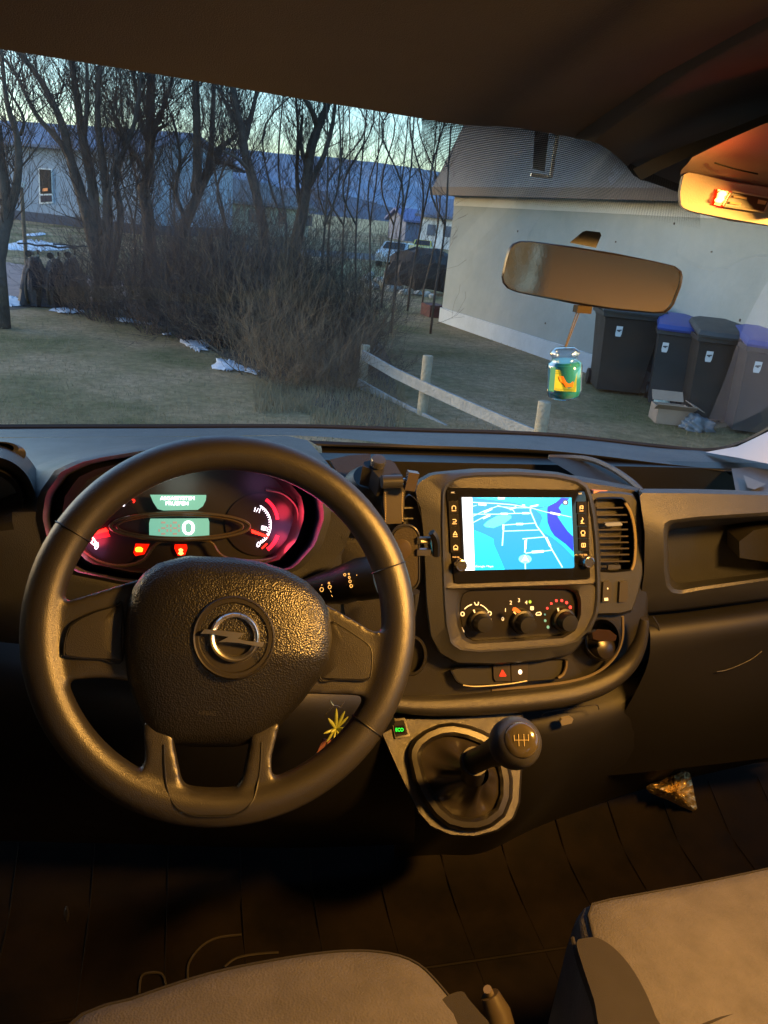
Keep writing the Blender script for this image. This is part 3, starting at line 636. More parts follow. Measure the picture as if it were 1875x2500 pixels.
# top-left vent block glimpsed behind the phone arm
tb = MB(); A = [at(805,1122,1.05), at(850,1112,1.05), at(905,1108,1.05), at(905,1160,1.02), at(860,1175,1.02), at(830,1165,1.02)]
mesh('tray_wall', A+[p+Vector((0,.01,-.004)) for p in A], [tuple(range(6)), tuple(range(6,12))[::-1]]+[(i,(i+1)%6,6+(i+1)%6,6+i) for i in range(6)], plas2, van)
# pod dome to the right
dome = [(1340,1116,1.17),(1430,1120,1.15),(1490,1142,1.11),(1540,1175,1.05),(1566,1200,1.0)]
domb = [(1340,1122,1.16),(1410,1165,1.07),(1440,1190,1.03),(1480,1215,1.0),(1520,1235,.985)]
grid('pod_shoulder', [dome, [tuple((a[i]+b[i])/2 for i in (0,1,2)) for a, b in zip(dome, domb)], domb], lower, van, nv=3)
tube_px('pod_shoulder_edge', [(p[0], p[1]) for p in cr([q[:2] for q in dome], 6)], lambda x, y: at(x, y, 1.175-.17*max(0,(x-1345)/221)**1.5), .005, plas, van)
# head unit pod
def X4(*p): return [(1000+x*.52743, 1050+y*.52743) for x, y in p]
P0 = X4((30,240),(100,200),(300,182),(500,183),(680,198),(770,220),(830,265),(858,330),(874,450),(884,600),(884,720),(866,850),(810,980),(740,1040),(620,1068),(400,1086),(220,1082),(140,1040),(95,960),(75,800),(60,500),(45,350),(20,300))
P1t = X4((158,300),(168,262),(190,240),(240,220),(320,212),(500,210),(680,222),(770,242),(812,270),(830,320),(845,400),(856,500),(862,600),(866,712),(166,736),(160,600),(156,450))
P1b = X4((166,736),(866,712),(866,780),(856,850),(820,930),(770,975),(700,995),(500,1012),(330,1022),(240,1014),(195,985),(176,900),(168,800))
P1 = P1t[:14]+P1b[2:][:-0 or None]; P1 = P1t[:14]+P1b[2:]+P1t[15:]
pc = (1262, 1390)
pod = rings('centre_pod', pc, [(scl(P0, pc, 1.01), SP.c(-.07)), (scl(P0, pc, 1.0), SP.c(-.02)), (scl(P0, pc, .985), SP.c(-.008)), (scl(P1, pc, 1.04), SP.c(-.002)), (scl(P1, pc, 1.012), SP.c(.001)), (scl(P1, pc, .99), SP.c(-.0015))], plas, van, cap=False, N=144)
hu = X4((165,268),(820,280),(833,690),(204,712))
hup = warp(rrect(0.0,0.0,1,1,.02), hu)
ca = (1268, 1310)
rings('screen_surround', ca, [(P1t, SP.c(-.001)), (scl(P1t, ca, .985), SP.c(-.003)), (scl(hup, ca, 1.01), SP.c(-.004)), (hup, SP.c(-.005)), (scl(hup, ca, .995), SP.c(-.012))], plas2, pod, cap=False, N=144)
cl_ = [(1124,1468),(1130,1450),(1146,1442),(1264,1438),(1385,1440),(1402,1448),(1409,1470),(1409,1500),(1396,1535),(1369,1551),(1264,1558),(1158,1564),(1138,1555),(1128,1530),(1122,1498)]
cb = (1266, 1502)
rings('climate_surround', cb, [(P1b, SP.c(-.001)), (scl(P1b, cb, .98), SP.c(-.003)), (scl(cl_, cb, 1.07, 1.14), SP.c(-.004)), (scl(cl_, cb, 1.02, 1.03), SP.c(-.009)), (cl_, SP.c(-.018))], plas2, pod, cap=False, N=144)
# head unit
hd = rings('head_unit', ca, [(hup, SP.c(-.014)), (scl(hup, ca, .998), SP.c(-.003)), (scl(hup, ca, .985), SP.c(-.002))], gloss, van, N=144)
def D(x, y): return (1060+x*.2411, 1130+y*.2411)
def DL(*p): return [D(*q) for q in p]
def em_(name, c, s=1.0): return M(name, tuple(q*.3 for q in c), .4, emit=c, es=s)
sq = DL((283,350),(1390,352),(1420,1066),(314,1090))
scr = plate('map_screen', warp(rrect(0,0,1,1,.025), sq), SP, em_('map water blue', (.0,.27,.58), 1.0), hd, t=.003, off=-.0012)
plates('map_land', [DL((388,352),(1300,354),(1200,420),(1100,440),(960,440),(800,400),(560,370)), DL((400,680),(500,720),(600,770),(605,830),(650,930),(714,1080),(412,1085))], SP, em_('map cyan', (.0,.75,.88)), scr, off=-.0008)
plates('map_land', [DL((1030,480),(1140,440),(1180,400),(1300,354),(1390,352),(1405,760),(1418,960),(1300,840),(1200,760),(1100,700),(1065,640),(1095,560),(1080,520))], SP, em_('map light cyan', (.0,.50,.78)), scr, off=-.0010)
plates('map_river', [DL((1285,354),(1370,358),(1330,400),(1290,415),(1260,455),(1290,500),(1250,545),(1300,620),(1350,690),(1405,745),(1412,900),(1330,820),(1220,740),(1180,680),(1150,600),(1145,500),(1150,445),(1240,395))], SP, em_('map deep blue', (.0,.035,.75)), scr, off=-.0005)
plates('map_patch', [DL((500,630),(540,590),(640,535),(720,525),(780,535),(780,560),(700,620),(600,660),(520,650))], SP, em_('map pale cyan', (.08,.72,.80)), scr, off=-.0006)
rd = []
for L, w in (([(388,400),(640,412),(800,425),(970,455)],9), ([(975,455),(975,490),(1040,640),(1130,760),(1200,890),(1300,1060)],12), ([(395,520),(640,520),(820,512),(975,510)],8), ([(395,605),(480,560),(560,525)],8), ([(395,540),(500,490),(640,440)],7), ([(640,430),(760,465),(800,480),(820,512)],7),
    ([(640,440),(820,455),(970,455)],6), ([(700,630),(860,620),(1030,610)],8), ([(705,630),(690,840)],12), ([(700,692),(1060,680)],8), ([(895,770),(1120,750)],9), ([(935,770),(918,910)],14), ([(925,915),(1190,885)],9), ([(922,1000),(924,1075)],12), ([(975,455),(1140,500),(1280,525),(1390,550)],7), ([(388,440),(430,430)],6), ([(970,450),(1060,425)],8)):
    rd += [[D(*p) for p in s_] for s_ in stroke(L, w)]
plates('map_road', rd, SP, em_('map road', (.45,.92,1)), scr, off=-.0003)
lb = []
for (x, y, w, h, a) in ((488,422,80,20,5),(545,483,90,20,-25),(530,545,80,20,-25),(710,516,70,18,0),(928,510,70,18,0),(865,620,70,20,0),(700,650,18,50,0),(1225,515,100,20,12),(1050,900,120,24,-4),(1155,800,20,100,-25),(925,830,18,90,0),(680,360,70,18,0),(800,460,70,16,-20),(1010,437,80,16,-12),(905,432,30,18,0)):
    c_, s_ = math.cos(R_(a)), math.sin(R_(a)); lb.append([D(x+u*c_-v*s_, y+u*s_+v*c_) for u, v in ((-w/2,-h/2),(w/2,-h/2),(w/2,h/2),(-w/2,h/2))])
plates('map_label', lb, SP, em_('map label', (.72,1,1)), scr, off=-.0001)
plate('position_disc', [D(922+64*math.cos(a), 975+44*math.sin(a)) for a in [k*math.pi/12 for k in range(24)]], SP, em_('position disc', (.20,.78,.85)), scr, off=-.0002)
plate('position_arrow', DL((922,935),(960,1000),(922,985),(885,1000)), SP, em_('position arrow', (1,1,1)), scr, off=.0001)
plate('side_bar', DL((283,350),(384,350),(412,1088),(314,1090)), SP, em_('screen white', (.95,1,1), 1.3), scr, off=.0)
plate('compass', [D(1330+30*math.cos(a), 402+28*math.sin(a)) for a in [k*math.pi/12 for k in range(24)]], SP, em_('compass dark', (.03,.08,.15)), scr, off=.0001)
plate('compass_mark', [D(1328+16*math.cos(a), 402+16*math.sin(a)) for a in [k*math.pi/8 for k in range(16)]], SP, em_('compass white', (.8,.9,1)), scr, off=.0003)
plates('grid_icon', [DL((325+x*18,1022+y*18),(333+x*18,1022+y*18),(333+x*18,1030+y*18),(325+x*18,1030+y*18)) for x in range(4) for y in range(2)], SP, em_('grid icon', (.1,.12,.15)), scr, off=.0004)
text('map_caption', 'Google Maps', *D(508,1050), 6, SP, em_('caption white', (.9,1,1)), scr, off=.0002, wpx=44)
btn = M('touch key', (.012,.011,.010), .22, spec=.5)
for i, (x, y) in enumerate(((200,460),(205,592),(213,722),(218,855))):
    k_ = plate('button', DL((x-55,y-72),(x+45,y-74),(x+48,y+52),(x-50,y+54)), SP, btn, hd, off=-.0006)
    ic_ = [[(x-18,y+12),(x-18,y-16),(x,y-28),(x+18,y-16),(x+18,y+12)], [(x-18,y-18),(x+12,y-18),(x+20,y-6),(x+12,y+8),(x-14,y+8)], [(x,y-28),(x+20,y+10),(x,y+2),(x-20,y+10),(x,y-28)], [(x-20,y-8),(x,y-22),(x+20,y-8),(x+20,y+14),(x-20,y+14),(x-20,y-8)]][i]
    plates('button_icon', [[D(*p) for p in s_] for s_ in stroke(ic_, 7)]+[DL((x-22,y+22),(x+24,y+22),(x+24,y+28),(x-22,y+28))], SP, amber_p, k_, off=.0003)
for i, (x, y) in enumerate(((1492,460),(1500,585),(1508,712),(1513,838))):
    k_ = plate('button', DL((x-45,y-66),(x+52,y-66),(x+55,y+54),(x-42,y+54)), SP, btn, hd, off=-.0006)
    ic_ = [[(x-14,y+12),(x-14,y-22),(x+14,y-26),(x+14,y+8),(x-8,y-6)], [(x,y-30),(x+10,y-14),(x,y),(x,y+22),(x-12,y+6),(x+2,y-8)], arc(x, y-4, 20, 22, 0, 360, 10), [(x-18,y-22),(x+18,y-22),(x+18,y+14),(x-18,y+14),(x-18,y-22),(x,y-22),(x,y+14)]][i]
    plates('button_icon', [[D(*p) for p in s_] for s_ in stroke(ic_, 7)]+([DL((x-18,y+24),(x+20,y+24),(x+20,y+30),(x-18,y+30))] if i != 3 else []), SP, amber_p, k_, off=.0003)
text('panel_print', 'MIC', *D(190,300), 3.5, SP, white_p, hd, off=.0002); text('panel_print', 'RST', *D(1480,312), 3.5, SP, white_p, hd, off=.0002)
text('panel_print', 'PWR VOL', *D(222,955), 3.2, SP, amber_p, hd, off=.0002, wpx=17); text('panel_print', 'TUN SEEK', *D(1512,930), 3.2, SP, amber_p, hd, off=.0002, wpx=19)
for (x, y) in ((262,1040),(1545,1005)):
    p = SP(*D(x-8, y-12)); MB().lathe(p, SP.n, [(.0085,-.002),(.0085,.008),(.0078,.0105),(.0068,.0108),(.0062,.0102)], 28).build('knob', M('knob metal', (.25,.25,.27), .2, metal=.9), hd)
tube_px('trim_strip', DL((1558,392),(1578,640),(1586,880)), SP.c(.0), .0006, satin, hd)
# climate panel
cp = rings('climate_panel', cb, [(scl(cl_, cb, 1.01), SP.c(-.022)), (scl(cl_, cb, .99), SP.c(-.017))], M('climate panel', (.010,.009,.009), .35), van, N=144)
def K(x, y): return (1060+x*.2411, 1420+y*.2411)
def KL(*p): return [K(*q) for q in p]
SC = Plane(SP.P+SP.n*-.017, SP.n)
for i, (x, y, r, pa) in enumerate(((440,390,112,-110),(870,395,122,-130),(1285,375,122,-105))):
    p = SC(*K(x+10, y)); s_ = r*.2411/F*1.02*1.08
    kb = MB().lathe(p, SC.n, [(s_*1.05,-.002),(s_*1.05,.006),(s_*.98,.009),(s_*.80,.010),(s_*.76,.024),(s_*.70,.0265),(s_*.3,.0268)], 40).build('climate_knob', M('knob rubber', (.006,.006,.006), .42, bump=.3, bscale=900), cp)
    q = SC.c(.0275); a = R_(pa)
    plates('pointer', [[K(x-12+rr*math.cos(a+da), y-30+rr*math.sin(a+da)) for rr, da in ((48,-.12),(80,-.10),(80,.10),(48,.12))]], SC, white_p if i != 1 else amber_p, kb, off=.0275)
    if i == 1: plates('pointer_arm', [KL((800,262),(830,262),(880,300),(855,318),(790,292))], SC, M('orange pointer', (.5,.14,.03), .5, emit=(1,.25,.05), es=.15), kb, off=.0285)
ringp = sum([[[K(*p) for p in s_] for s_ in stroke(arc(420, 395, 155, 168, a0, a1, 10), 9)] for a0, a1 in ((-136,-104),(-72,-36),(-6,22),(172,140))], [])
for (x, y) in ((288,328),(562,322)): ringp += [[K(*p) for p in s_] for s_ in stroke(arc(x, y, 18, 20, 0, 360, 8), 9)]
ringp += [[K(*p) for p in s_] for s_ in stroke([(408,208),(420,236),(445,236),(450,206)], 9)] + [[K(*p) for p in s_] for s_ in stroke([(285,498),(300,498),(300,525),(290,525)], 9)]
plates('dial_mark', ringp, SC, M('cream dial mark', (.7,.6,.4), .5, emit=(1,.68,.35), es=.6), cp, off=.001)
cm = M('cream dial print', (.7,.6,.4), .5, emit=(1,.72,.38), es=.65)
for t_, x, y in (('0',695,377),('1',722,288),('2',776,212),('3',858,188),('4',932,210)): text('dial_number', t_, *K(x, y), 9, SC, cm, cp, off=.001)
plates('dial_mark', [[K(*p) for p in s_] for s_ in stroke([(975,255),(1005,255),(1005,285),(978,285),(978,255),(992,255),(992,285)], 7)]+[[K(*p) for p in s_] for s_ in stroke([(1030,335),(1040,315),(1075,310),(1085,325),(1078,338),(1035,340)], 8)], SC, cm, cp, off=.001)
dot = lambda x, y, r: [K(x+r*math.cos(a), y+r*1.1*math.sin(a)) for a in [k*math.pi/5 for k in range(10)]]
plates('red_dot', [dot(1146,270,11), dot(1187,222,11), dot(1238,193,13), dot(1293,192,13), dot(1342,213,14), dot(1380,260,15)], SC, redd, cp, off=.001)
plates('blue_dot', [dot(1122,333,9), dot(1125,396,13), dot(1154,461,15)], SC, blu_d, cp, off=.001)
plates('green_dot', [dot(971,205,15), dot(525,500,14)], SC, grn_d, cp, off=.001)
# right vent block and switches
def V2(x, y): return (1380+x*.29837, 1150+y*.29837)
def VL(*p): return [V2(*q) for q in p]
vb = VL((205,170),(300,165),(450,170),(545,185),(590,240),(625,400),(640,600),(630,850),(590,1030),(545,1150),(450,1175),(240,1180),(245,900),(240,500),(228,300))
VP_ = Plane(at(1510, 1330, .945), (0,-math.cos(R_(10)),math.sin(R_(10)))); vcn = V2(420, 640); vh0 = VL((236,258),(270,230),(400,226),(472,230),(523,290),(553,420),(565,600),(558,742),(533,803),(400,818),(288,813),(270,760),(260,500))
vbo = rings('vent_block', vcn, [(scl(vb, vcn, 1.02), VP_.c(-.06)), (scl(vb, vcn, 1.0), VP_.c(-.004)), (scl(vb, vcn, .97), VP_.c(.002)), (vh0, VP_.c(.002))], plas, van, cap=False, N=160)
vh = VL((238,260),(270,232),(400,228),(470,232),(520,290),(550,420),(562,600),(555,740),(530,800),(400,815),(290,810),(272,760),(262,500))
vhc = V2(405, 520)
av = rings('air_vent', vhc, [(scl(vh, vhc, 1.06), VP_.c(.0025)), (scl(vh, vhc, 1.02), VP_.c(.005)), (vh, VP_.c(.003)), (scl(vh, vhc, .97), VP_.c(-.02))], gloss, van, N=96)
mb = MB(); fmv = M('vent fin plastic', (.035,.030,.026), .45)
for y in (300, 360, 420, 480, 535, 585, 635, 685, 740):
    xr = 505+(y-300)*.05 if y < 700 else 530
    A = [VP_.c(.0)(*V2(x, y+dy)) for x, dy in ((258,-4),(xr,-8),(xr,4),(258,8))]; B = [p-VP_.n*.016+Vector((0,0,-.004)) for p in A]
    mb.add(A+B, [(0,1,2,3),(7,6,5,4),(0,4,5,1),(1,5,6,2),(2,6,7,3),(3,7,4,0)])
mb.build('vent_fin', fmv, av)
plate('vent_tab', VL((330,425),(450,418),(468,432),(465,446),(345,452),(326,440)), VP_, M('vent tab', (.30,.34,.45), .25, metal=.4), av, t=.006, off=.006)
tube_px('vent_trim', cr(VL((492,262),(530,330),(558,430),(572,560),(570,680),(560,760),(542,808)), 6), VP_.c(.005), .0024, M('vent edge trim', (.22,.18,.11), .3), av)
plate('vent_wheel', VL((350,770),(450,768),(455,800),(352,805)), VP_, plas2, av, t=.004, off=.005)
for x in (345, 480):
    b_ = plate('rocker_switch', VL((x-32,910),(x+20,900),(x+32,915),(x+34,1040),(x+20,1070),(x-40,1075)), VP_, M('switch plastic', (.045,.042,.040), .35), van, t=.008, off=.007)
    if x == 345: plates('switch_symbol', [VL((320,1040),(350,1038),(352,1060),(322,1062)), VL((344,955),(352,955),(352,968),(344,968))], VP_, white_p, b_, off=.0085)
# hazard / lock button row
hp = KL((160,880),(400,862),(700,830),(960,805),(1300,790),(1345,795),(1335,880),(1300,950),(1240,985),(900,1010),(600,1040),(300,1045),(230,1010))
HP = Plane(at(1230, 1640, .905), (0,-math.cos(R_(20)),math.sin(R_(20)))); hcc = K(780, 930)
hpn = rings('button_panel', hcc, [(scl(hp, hcc, 1.03, 1.10), HP.c(-.004)), (scl(hp, hcc, 1.01, 1.03), HP.c(.0)), (hp, HP.c(-.003)), (scl(hp, hcc, .98), HP.c(-.006))], [lower], van, N=120)
tube_px('panel_trim', cr(KL((290,1048),(400,1062),(600,1052),(800,1030),(940,1005)), 6), HP.c(.0005), .0013, M('panel trim', (.09,.07,.045), .35), hpn)
tube_px('panel_trim', cr(KL((1340,800),(1335,870),(1305,940),(1255,975)), 6), HP.c(.001), .0024, M('panel trim', (.09,.07,.045), .35), hpn)
kb = plate('hazard_button', KL((598,850),(770,838),(775,1008),(625,1010),(605,980)), HP, M('button face', (.03,.026,.022), .35), hpn, t=.003, off=-.002)
plates('hazard_triangle', [[K(*p) for p in s_] for s_ in stroke([(692,895),(728,955),(662,957),(692,895)], 11)]+[KL((692,905),(715,948),(672,950))], HP, red_t, kb, off=-.001)
kb = plate('lock_button', KL((780,838),(950,822),(945,990),(920,1000),(785,1008)), HP, M('button face', (.03,.026,.022), .35), hpn, t=.003, off=-.002)
plates('lock_symbol', [[K(872+19*math.cos(a), 915+24*math.sin(a)) for a in [k*math.pi/8 for k in range(16)]]], HP, M('lit lock symbol', (.8,.7,.5), .5, emit=(1,.85,.6), es=1.1), kb, off=-.001)
# round socket cover left of the pod and dark cavity on the right
rc = (1005, 1600)
ri = rings('start_stop_socket', rc, [(circ(rc,38,50), Yc(.905)), (circ(rc,36,48), Yc(.895)), (circ(rc,31,42), Yc(.895)), (circ(rc,29,40), Yc(.905))], [plas2], van)
sc_ = (1470, 1560)
rings('socket_well', sc_, [(circ(sc_,46,52), Yc(.905)), (circ(sc_,42,48), Yc(.90)), (circ(sc_,32,38), Yc(.94))], [lower], van)
#@@LOWER
# ---- lower centre stack and gear console
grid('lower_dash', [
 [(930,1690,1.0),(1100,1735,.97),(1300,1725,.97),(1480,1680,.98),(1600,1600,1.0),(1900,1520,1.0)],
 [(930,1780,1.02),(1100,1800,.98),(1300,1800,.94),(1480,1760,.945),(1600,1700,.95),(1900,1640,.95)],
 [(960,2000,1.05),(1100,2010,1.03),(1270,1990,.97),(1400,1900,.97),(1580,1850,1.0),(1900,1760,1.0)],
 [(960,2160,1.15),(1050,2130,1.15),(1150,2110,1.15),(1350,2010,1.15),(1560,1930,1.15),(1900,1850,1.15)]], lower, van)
gp = [(935,1748),(1000,1752),(1100,1750),(1200,1742),(1265,1734),(1278,1745),(1276,1860),(1270,1960),(1255,2000),(1215,2030),(1160,2045),(1100,2042),(1050,2020),(1020,1985),(985,1915),(955,1850),(925,1780)]
GP = Plane(at(1100, 1870, .86), (0,-.72,.69)); gc = (1115, 1890)
gcn = rings('gear_console', gc, [(scl(gp, gc, .98), GP.c(-.10)), (scl(gp, gc, 1.0), GP.c(-.012)), (scl(gp, gc, .992), GP.c(-.003)), (scl(gp, gc, .97), GP.c(0)), (scl(gp, gc, .5), GP.c(0))], plas2, van, N=120)
def G(x, y): return (940+x*.2411, 1700+y*.2411)
def GL(*p): return [G(*q) for q in p]
go = GL((230,600),(240,520),(290,430),(400,340),(540,280),(680,262),(850,290),(1000,345),(1150,430),(1250,600),(1300,850),(1290,1050),(1220,1220),(1080,1330),(950,1370),(800,1370),(640,1330),(500,1220),(380,1060),(280,850))
gcc = G(790, 800)
fr_ = rings('gaiter_frame', gcc, [(go, GP.c(.0)), (inset(go, gcc, 2), GP.c(.010)), (inset(go, gcc, 10), GP.c(.018)), (inset(go, gcc, 24), GP.c(.019)), (inset(go, gcc, 32), GP.c(.014)), (inset(go, gcc, 36), GP.c(.0))], M('gaiter frame', (.013,.012,.011), .30, bump=.2, bscale=600), van, cap=False)
random.seed(4)
gin = inset(go, gcc, 34); lev = G(880, 700); V = []; N = 96; RN = 10
LB = GP(*G(760, 830), .075)          # where the boot closes on the lever
r0 = radial(gin, gcc, N)
for i in range(RN+1):
    t = i/RN
    for j in range(N):
        a = 2*math.pi*j/N; p = GP.c(.004)(*r0[j]); q = LB + (rt*math.cos(a)-up*math.sin(a))*.016
        b_ = p.lerp(q, t**.85); wv_ = math.sin(a*5+1.2*t)*.6+math.sin(a*9+2)*.4
        V.append(b_ + GP.n*(.012*math.sin(math.pi*t)*wv_) + GP.n*(-.014*math.sin(math.pi*t)))
mesh('gaiter', V, [(i*N+j, i*N+(j+1)%N, (i+1)*N+(j+1)%N, (i+1)*N+j) for i in range(RN) for j in range(N)], M('gaiter vinyl', (.028,.024,.021), .30, bump=.3, bscale=350), van, sharp=0)
KN = at(*G(1320, 470), .62); LS = at(*G(900, 660), .72)
ax = (KN-LS).normalized()
gl_ = MB().tube([LB-ax*.02, LS, LS.lerp(KN, .35), LS.lerp(KN, .7), KN-ax*.01], [.016,.015,.014,.018,.021], 16).build('gear_lever', dark, van)
MB().tube([LS+ax*-.004, LS+ax*.004], [.0175,.0175], 20).build('collar', M('dull collar', (.02,.018,.016), .5, spec=.3), gl_)
facing = (CAM-KN).normalized(); ka = (ax*.75+facing*.45).normalized()
kn_ = MB().lathe(KN-ka*.03, ka, [(.012,-.012),(.019,-.004),(.0245,.008),(.0275,.022),(.0275,.034),(.025,.044),(.019,.051),(.010,.0545),(.002,.0555)], 40).build('gear_knob', M('knob vinyl', (.024,.024,.027), .40, bump=.4, bscale=800), gl_, sharp=0)
kd_c = (1362, 1823); KPp = KN+ka*.026
KP = Plane(KPp, (ka*.35+facing*.9))
kcap = MB().lathe(KPp-KP.n*.0035, KP.n, [(.0185,-.008),(.0185,.0),(.0165,.003),(.010,.0048),(.003,.0052)], 36).build('knob_cap', M('knob cap', (.05,.042,.025), .16, coat=.6), gl_, sharp=0)
mb = MB(); kx = rt*.6+up*.0; ux = (rt - KP.n*rt.dot(KP.n)).normalized(); uy = KP.n.cross(ux); uy = uy if uy.z > 0 else -uy
def kp(a, b): return KPp + ux*a*.001 + uy*b*.001 + KP.n*.0022
for L in ([(-7,5),(-7,-1)],[(-2.5,6),(-2.5,-6)],[(3,6),(3,-6)],[(7.5,6),(7.5,-1)],[(-7,0),(7.5,0)]): mb.tube([kp(*q) for q in L], .00032, 5)
mb.build('shift_pattern', M('shift marks', (.45,.36,.18), .4), kcap)
# ECO button
eq = [(956,1757),(988,1752),(1001,1797),(965,1804)]
eb = plate('eco_button', eq, GP, gloss, van, t=.006, off=.004)
plate('button_face', scl(eq, ctr(eq), .78), GP, M('eco face', (.008,.007,.006), .7, spec=.2), eb, t=.002, off=.0055)
plate('button_face', [(964,1773),(986,1770),(989,1790),(966,1792)], GP, M('eco dark', (.004,.005,.004), .8, spec=.1), eb, t=.001, off=.006)
text('eco_text', 'ECO', 975.5, 1781.5, 8.5, GP, grn_l, eb, off=.0068, wpx=19)
# ashtray drawer on the lower dash
LPn = Plane(at(1380, 1760, .93), (0,-1,.05))
tube_px('drawer_seam', cr([(1322,1748),(1335,1738),(1380,1731),(1440,1722),(1458,1722),(1462,1732)], 5), LPn.c(.004), .0009, plas2, van)
plate('drawer_catch', [(1368,1762),(1372,1756),(1392,1752),(1400,1756),(1396,1766),(1372,1772)], LPn, M('catch metal', (.35,.32,.28), .3, metal=.5), van, t=.006, off=.010)
#@@PASSENGER
# ---- passenger dash
po = [(1558,1196),(1700,1197),(1875,1202),(2000,1206),(2000,1440),(1875,1462),(1678,1488),(1556,1500),(1570,1400),(1572,1300)]
pcc = (1760, 1350)
cu = [(1625,1300),(1627,1285),(1640,1277),(1708,1269),(1875,1259),(1985,1256),(1990,1300),(1985,1385),(1875,1410),(1708,1433),(1665,1441),(1645,1438),(1632,1425),(1626,1390)]
def pY(x, y): t = (y-1196)/290; return .955 - .035*math.sin(math.pi*max(0, min(1, t))) + .02*t
pf = rings('dashboard_right', pcc, [(scl(po, pcc, 1.0, 1.02), lambda x, y: at(x, y, pY(x, y)+.08)), (po, lambda x, y: at(x, y, pY(x, y)+.012)), (scl(po, pcc, .985, .95), lambda x, y: at(x, y, pY(x, y))), (scl(cu, pcc, 1.04, 1.10), lambda x, y: at(x, y, pY(x, y)-.004)), (cu, lambda x, y: at(x, y, pY(x, y)+.002)), (scl(cu, pcc, .985), lambda x, y: at(x, y, pY(x, y)+.012)), (scl(cu, pcc, .95, .80), Yc(1.06))], plas, van, N=144)
bm_ = [at(1805,1322,1.0), at(1840,1295,1.0), at(1960,1270,1.0), at(1960,1375,1.0), at(1875,1372,1.0), at(1806,1362,1.0)]
mesh('cubby_divider', bm_+[p+Vector((.012,.05,0)) for p in bm_], [tuple(range(6)), tuple(range(6,12))[::-1]]+[(i,(i+1)%6,6+(i+1)%6,6+i) for i in range(6)], plas2, pf)
# crash pad roll and glovebox below
grid('glovebox_roll', [
 [(1574,1504,1.0),(1678,1494,1.0),(1875,1466,1.0),(2000,1445,1.0)],
 [(1580,1520,.945),(1680,1508,.94),(1875,1482,.935),(2000,1462,.935)],
 [(1588,1560,.92),(1690,1550,.915),(1875,1525,.91),(2000,1505,.91)],
 [(1575,1640,.925),(1700,1620,.92),(1875,1590,.92),(2000,1570,.92)],
 [(1500,1780,.96),(1700,1760,.94),(1875,1740,.94),(2000,1720,.94)],
 [(1420,1900,1.02),(1620,1880,1.0),(1875,1850,1.0),(2000,1830,1.0)]], lower, van)
tube_px('panel_seam', cr([(1594,1505),(1606,1525),(1610,1545)], 5), Yc(.925), .0011, plas2, van)
tube_px('glovebox_seam', cr([(1750,1640),(1780,1634),(1830,1612),(1860,1590)], 5), Yc(.914), .0007, plas2, van)
# speaker corner
mesh('speaker_corner', [at(1786,1144,1.17), at(1830,1140,1.15), at(1960,1156,1.10), at(1960,1208,.98), at(1870,1204,1.0), at(1796,1198,1.04)], [(0,1,4,5),(1,2,3,4)], M('corner plastic', (.05,.05,.055), .5, bump=.5, bscale=900), van)
mesh('speaker_grille', [at(1815,1160,1.09), at(1870,1182,1.03), at(1842,1195,1.01), at(1825,1190,1.02)], [(0,1,2,3)], M('grille', (.09,.10,.11), .5), van)
#@@SEATS
def cushion(name, pts, z, drop, mat, parent, side, bul=.03, N=96, side_mat=None):
    """seat cushion from a world outline at height z with rolled edge"""
    c = (sum(p[0] for p in pts)/len(pts), sum(p[1] for p in pts)/len(pts)); P = radial([tuple(p) for p in cr(pts, 6, True)], c, N); V = []; L = [(1.0,-drop),(1.0,-.06),(.995,-.03),(.975,-.010),(.945,0),(.85,.004),(.5,.007),(.1,.006)]
    for s_, dz in L:
        for (x, y) in P: V.append((c[0]+(x-c[0])*s_, c[1]+(y-c[1])*s_, z+dz))
    Fc = [(r*N+j, r*N+(j+1)%N, (r+1)*N+(j+1)%N, (r+1)*N+j) for r in range(len(L)-1) for j in range(N)] + [tuple((len(L)-1)*N+j for j in range(N))]
    return mesh(name, V, Fc, mat, parent, sharp=0), c, P
ds = empty('driver_seat', (.04, .1, .6), None, None); ds.parent = van; ds.location = ds.location-ORG['van']
zf = 1.05
fp = [(150,2500),(300,2440),(500,2375),(700,2335),(850,2318),(960,2325),(1030,2352),(1080,2400),(1120,2450),(1150,2500)]
fpw = [gr(x, y, zf-.006) for x, y in fp]; fpw = [(p.x, p.y) for p in fpw]
dc_, c0, Pd = cushion('seat_cushion', [(fpw[0][0]-.03, -.02), (fpw[0][0]-.045, fpw[0][1]-.10)]+fpw+[(fpw[-1][0]+.01, .30), (fpw[-1][0], -.02)], zf, .22, seatm, ds, 1)
# side bolster, darker cloth patch
def patch(name, px, z, mat, parent, lift=.003):
    lift = .014; A = [gr(x, y, z+lift) for x, y in px]; B = [p-Vector((0,0,.012)) for p in A]; n = len(A)
    tri = tessellate_polygon([A]); return mesh(name, A+B, [tuple(t) for t in tri]+[tuple(i+n for i in t[::-1]) for t in tri]+[(i,(i+1)%n,n+(i+1)%n,n+i) for i in range(n)], mat, parent)
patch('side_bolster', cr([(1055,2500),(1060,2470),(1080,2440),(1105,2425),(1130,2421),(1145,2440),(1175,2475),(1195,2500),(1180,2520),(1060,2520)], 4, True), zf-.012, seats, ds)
def bevel(o, w, n=4):
    md = o.modifiers.new('b', 'BEVEL'); md.width = w; md.segments = n; o.data.shade_smooth(); return o
bevel(MB().box((.04, -.30, 1.30), (.50, .13, .62)).build('seat_back', M('lightened seat cloth', (.42,.34,.24), .9), ds), .05)  # back and headrest: seat cloth lightened to brighten the mirror's reflection
bevel(MB().box((.12, -.31, 1.70), (.36, .10, .26)).build('headrest', M('lightened seat cloth', (.42,.34,.24), .9), ds), .04)
ps = empty('passenger_seat', (.9, .1, .6), None, None); ps.parent = van; ps.location = ps.location-ORG['van']
zp = 1.04
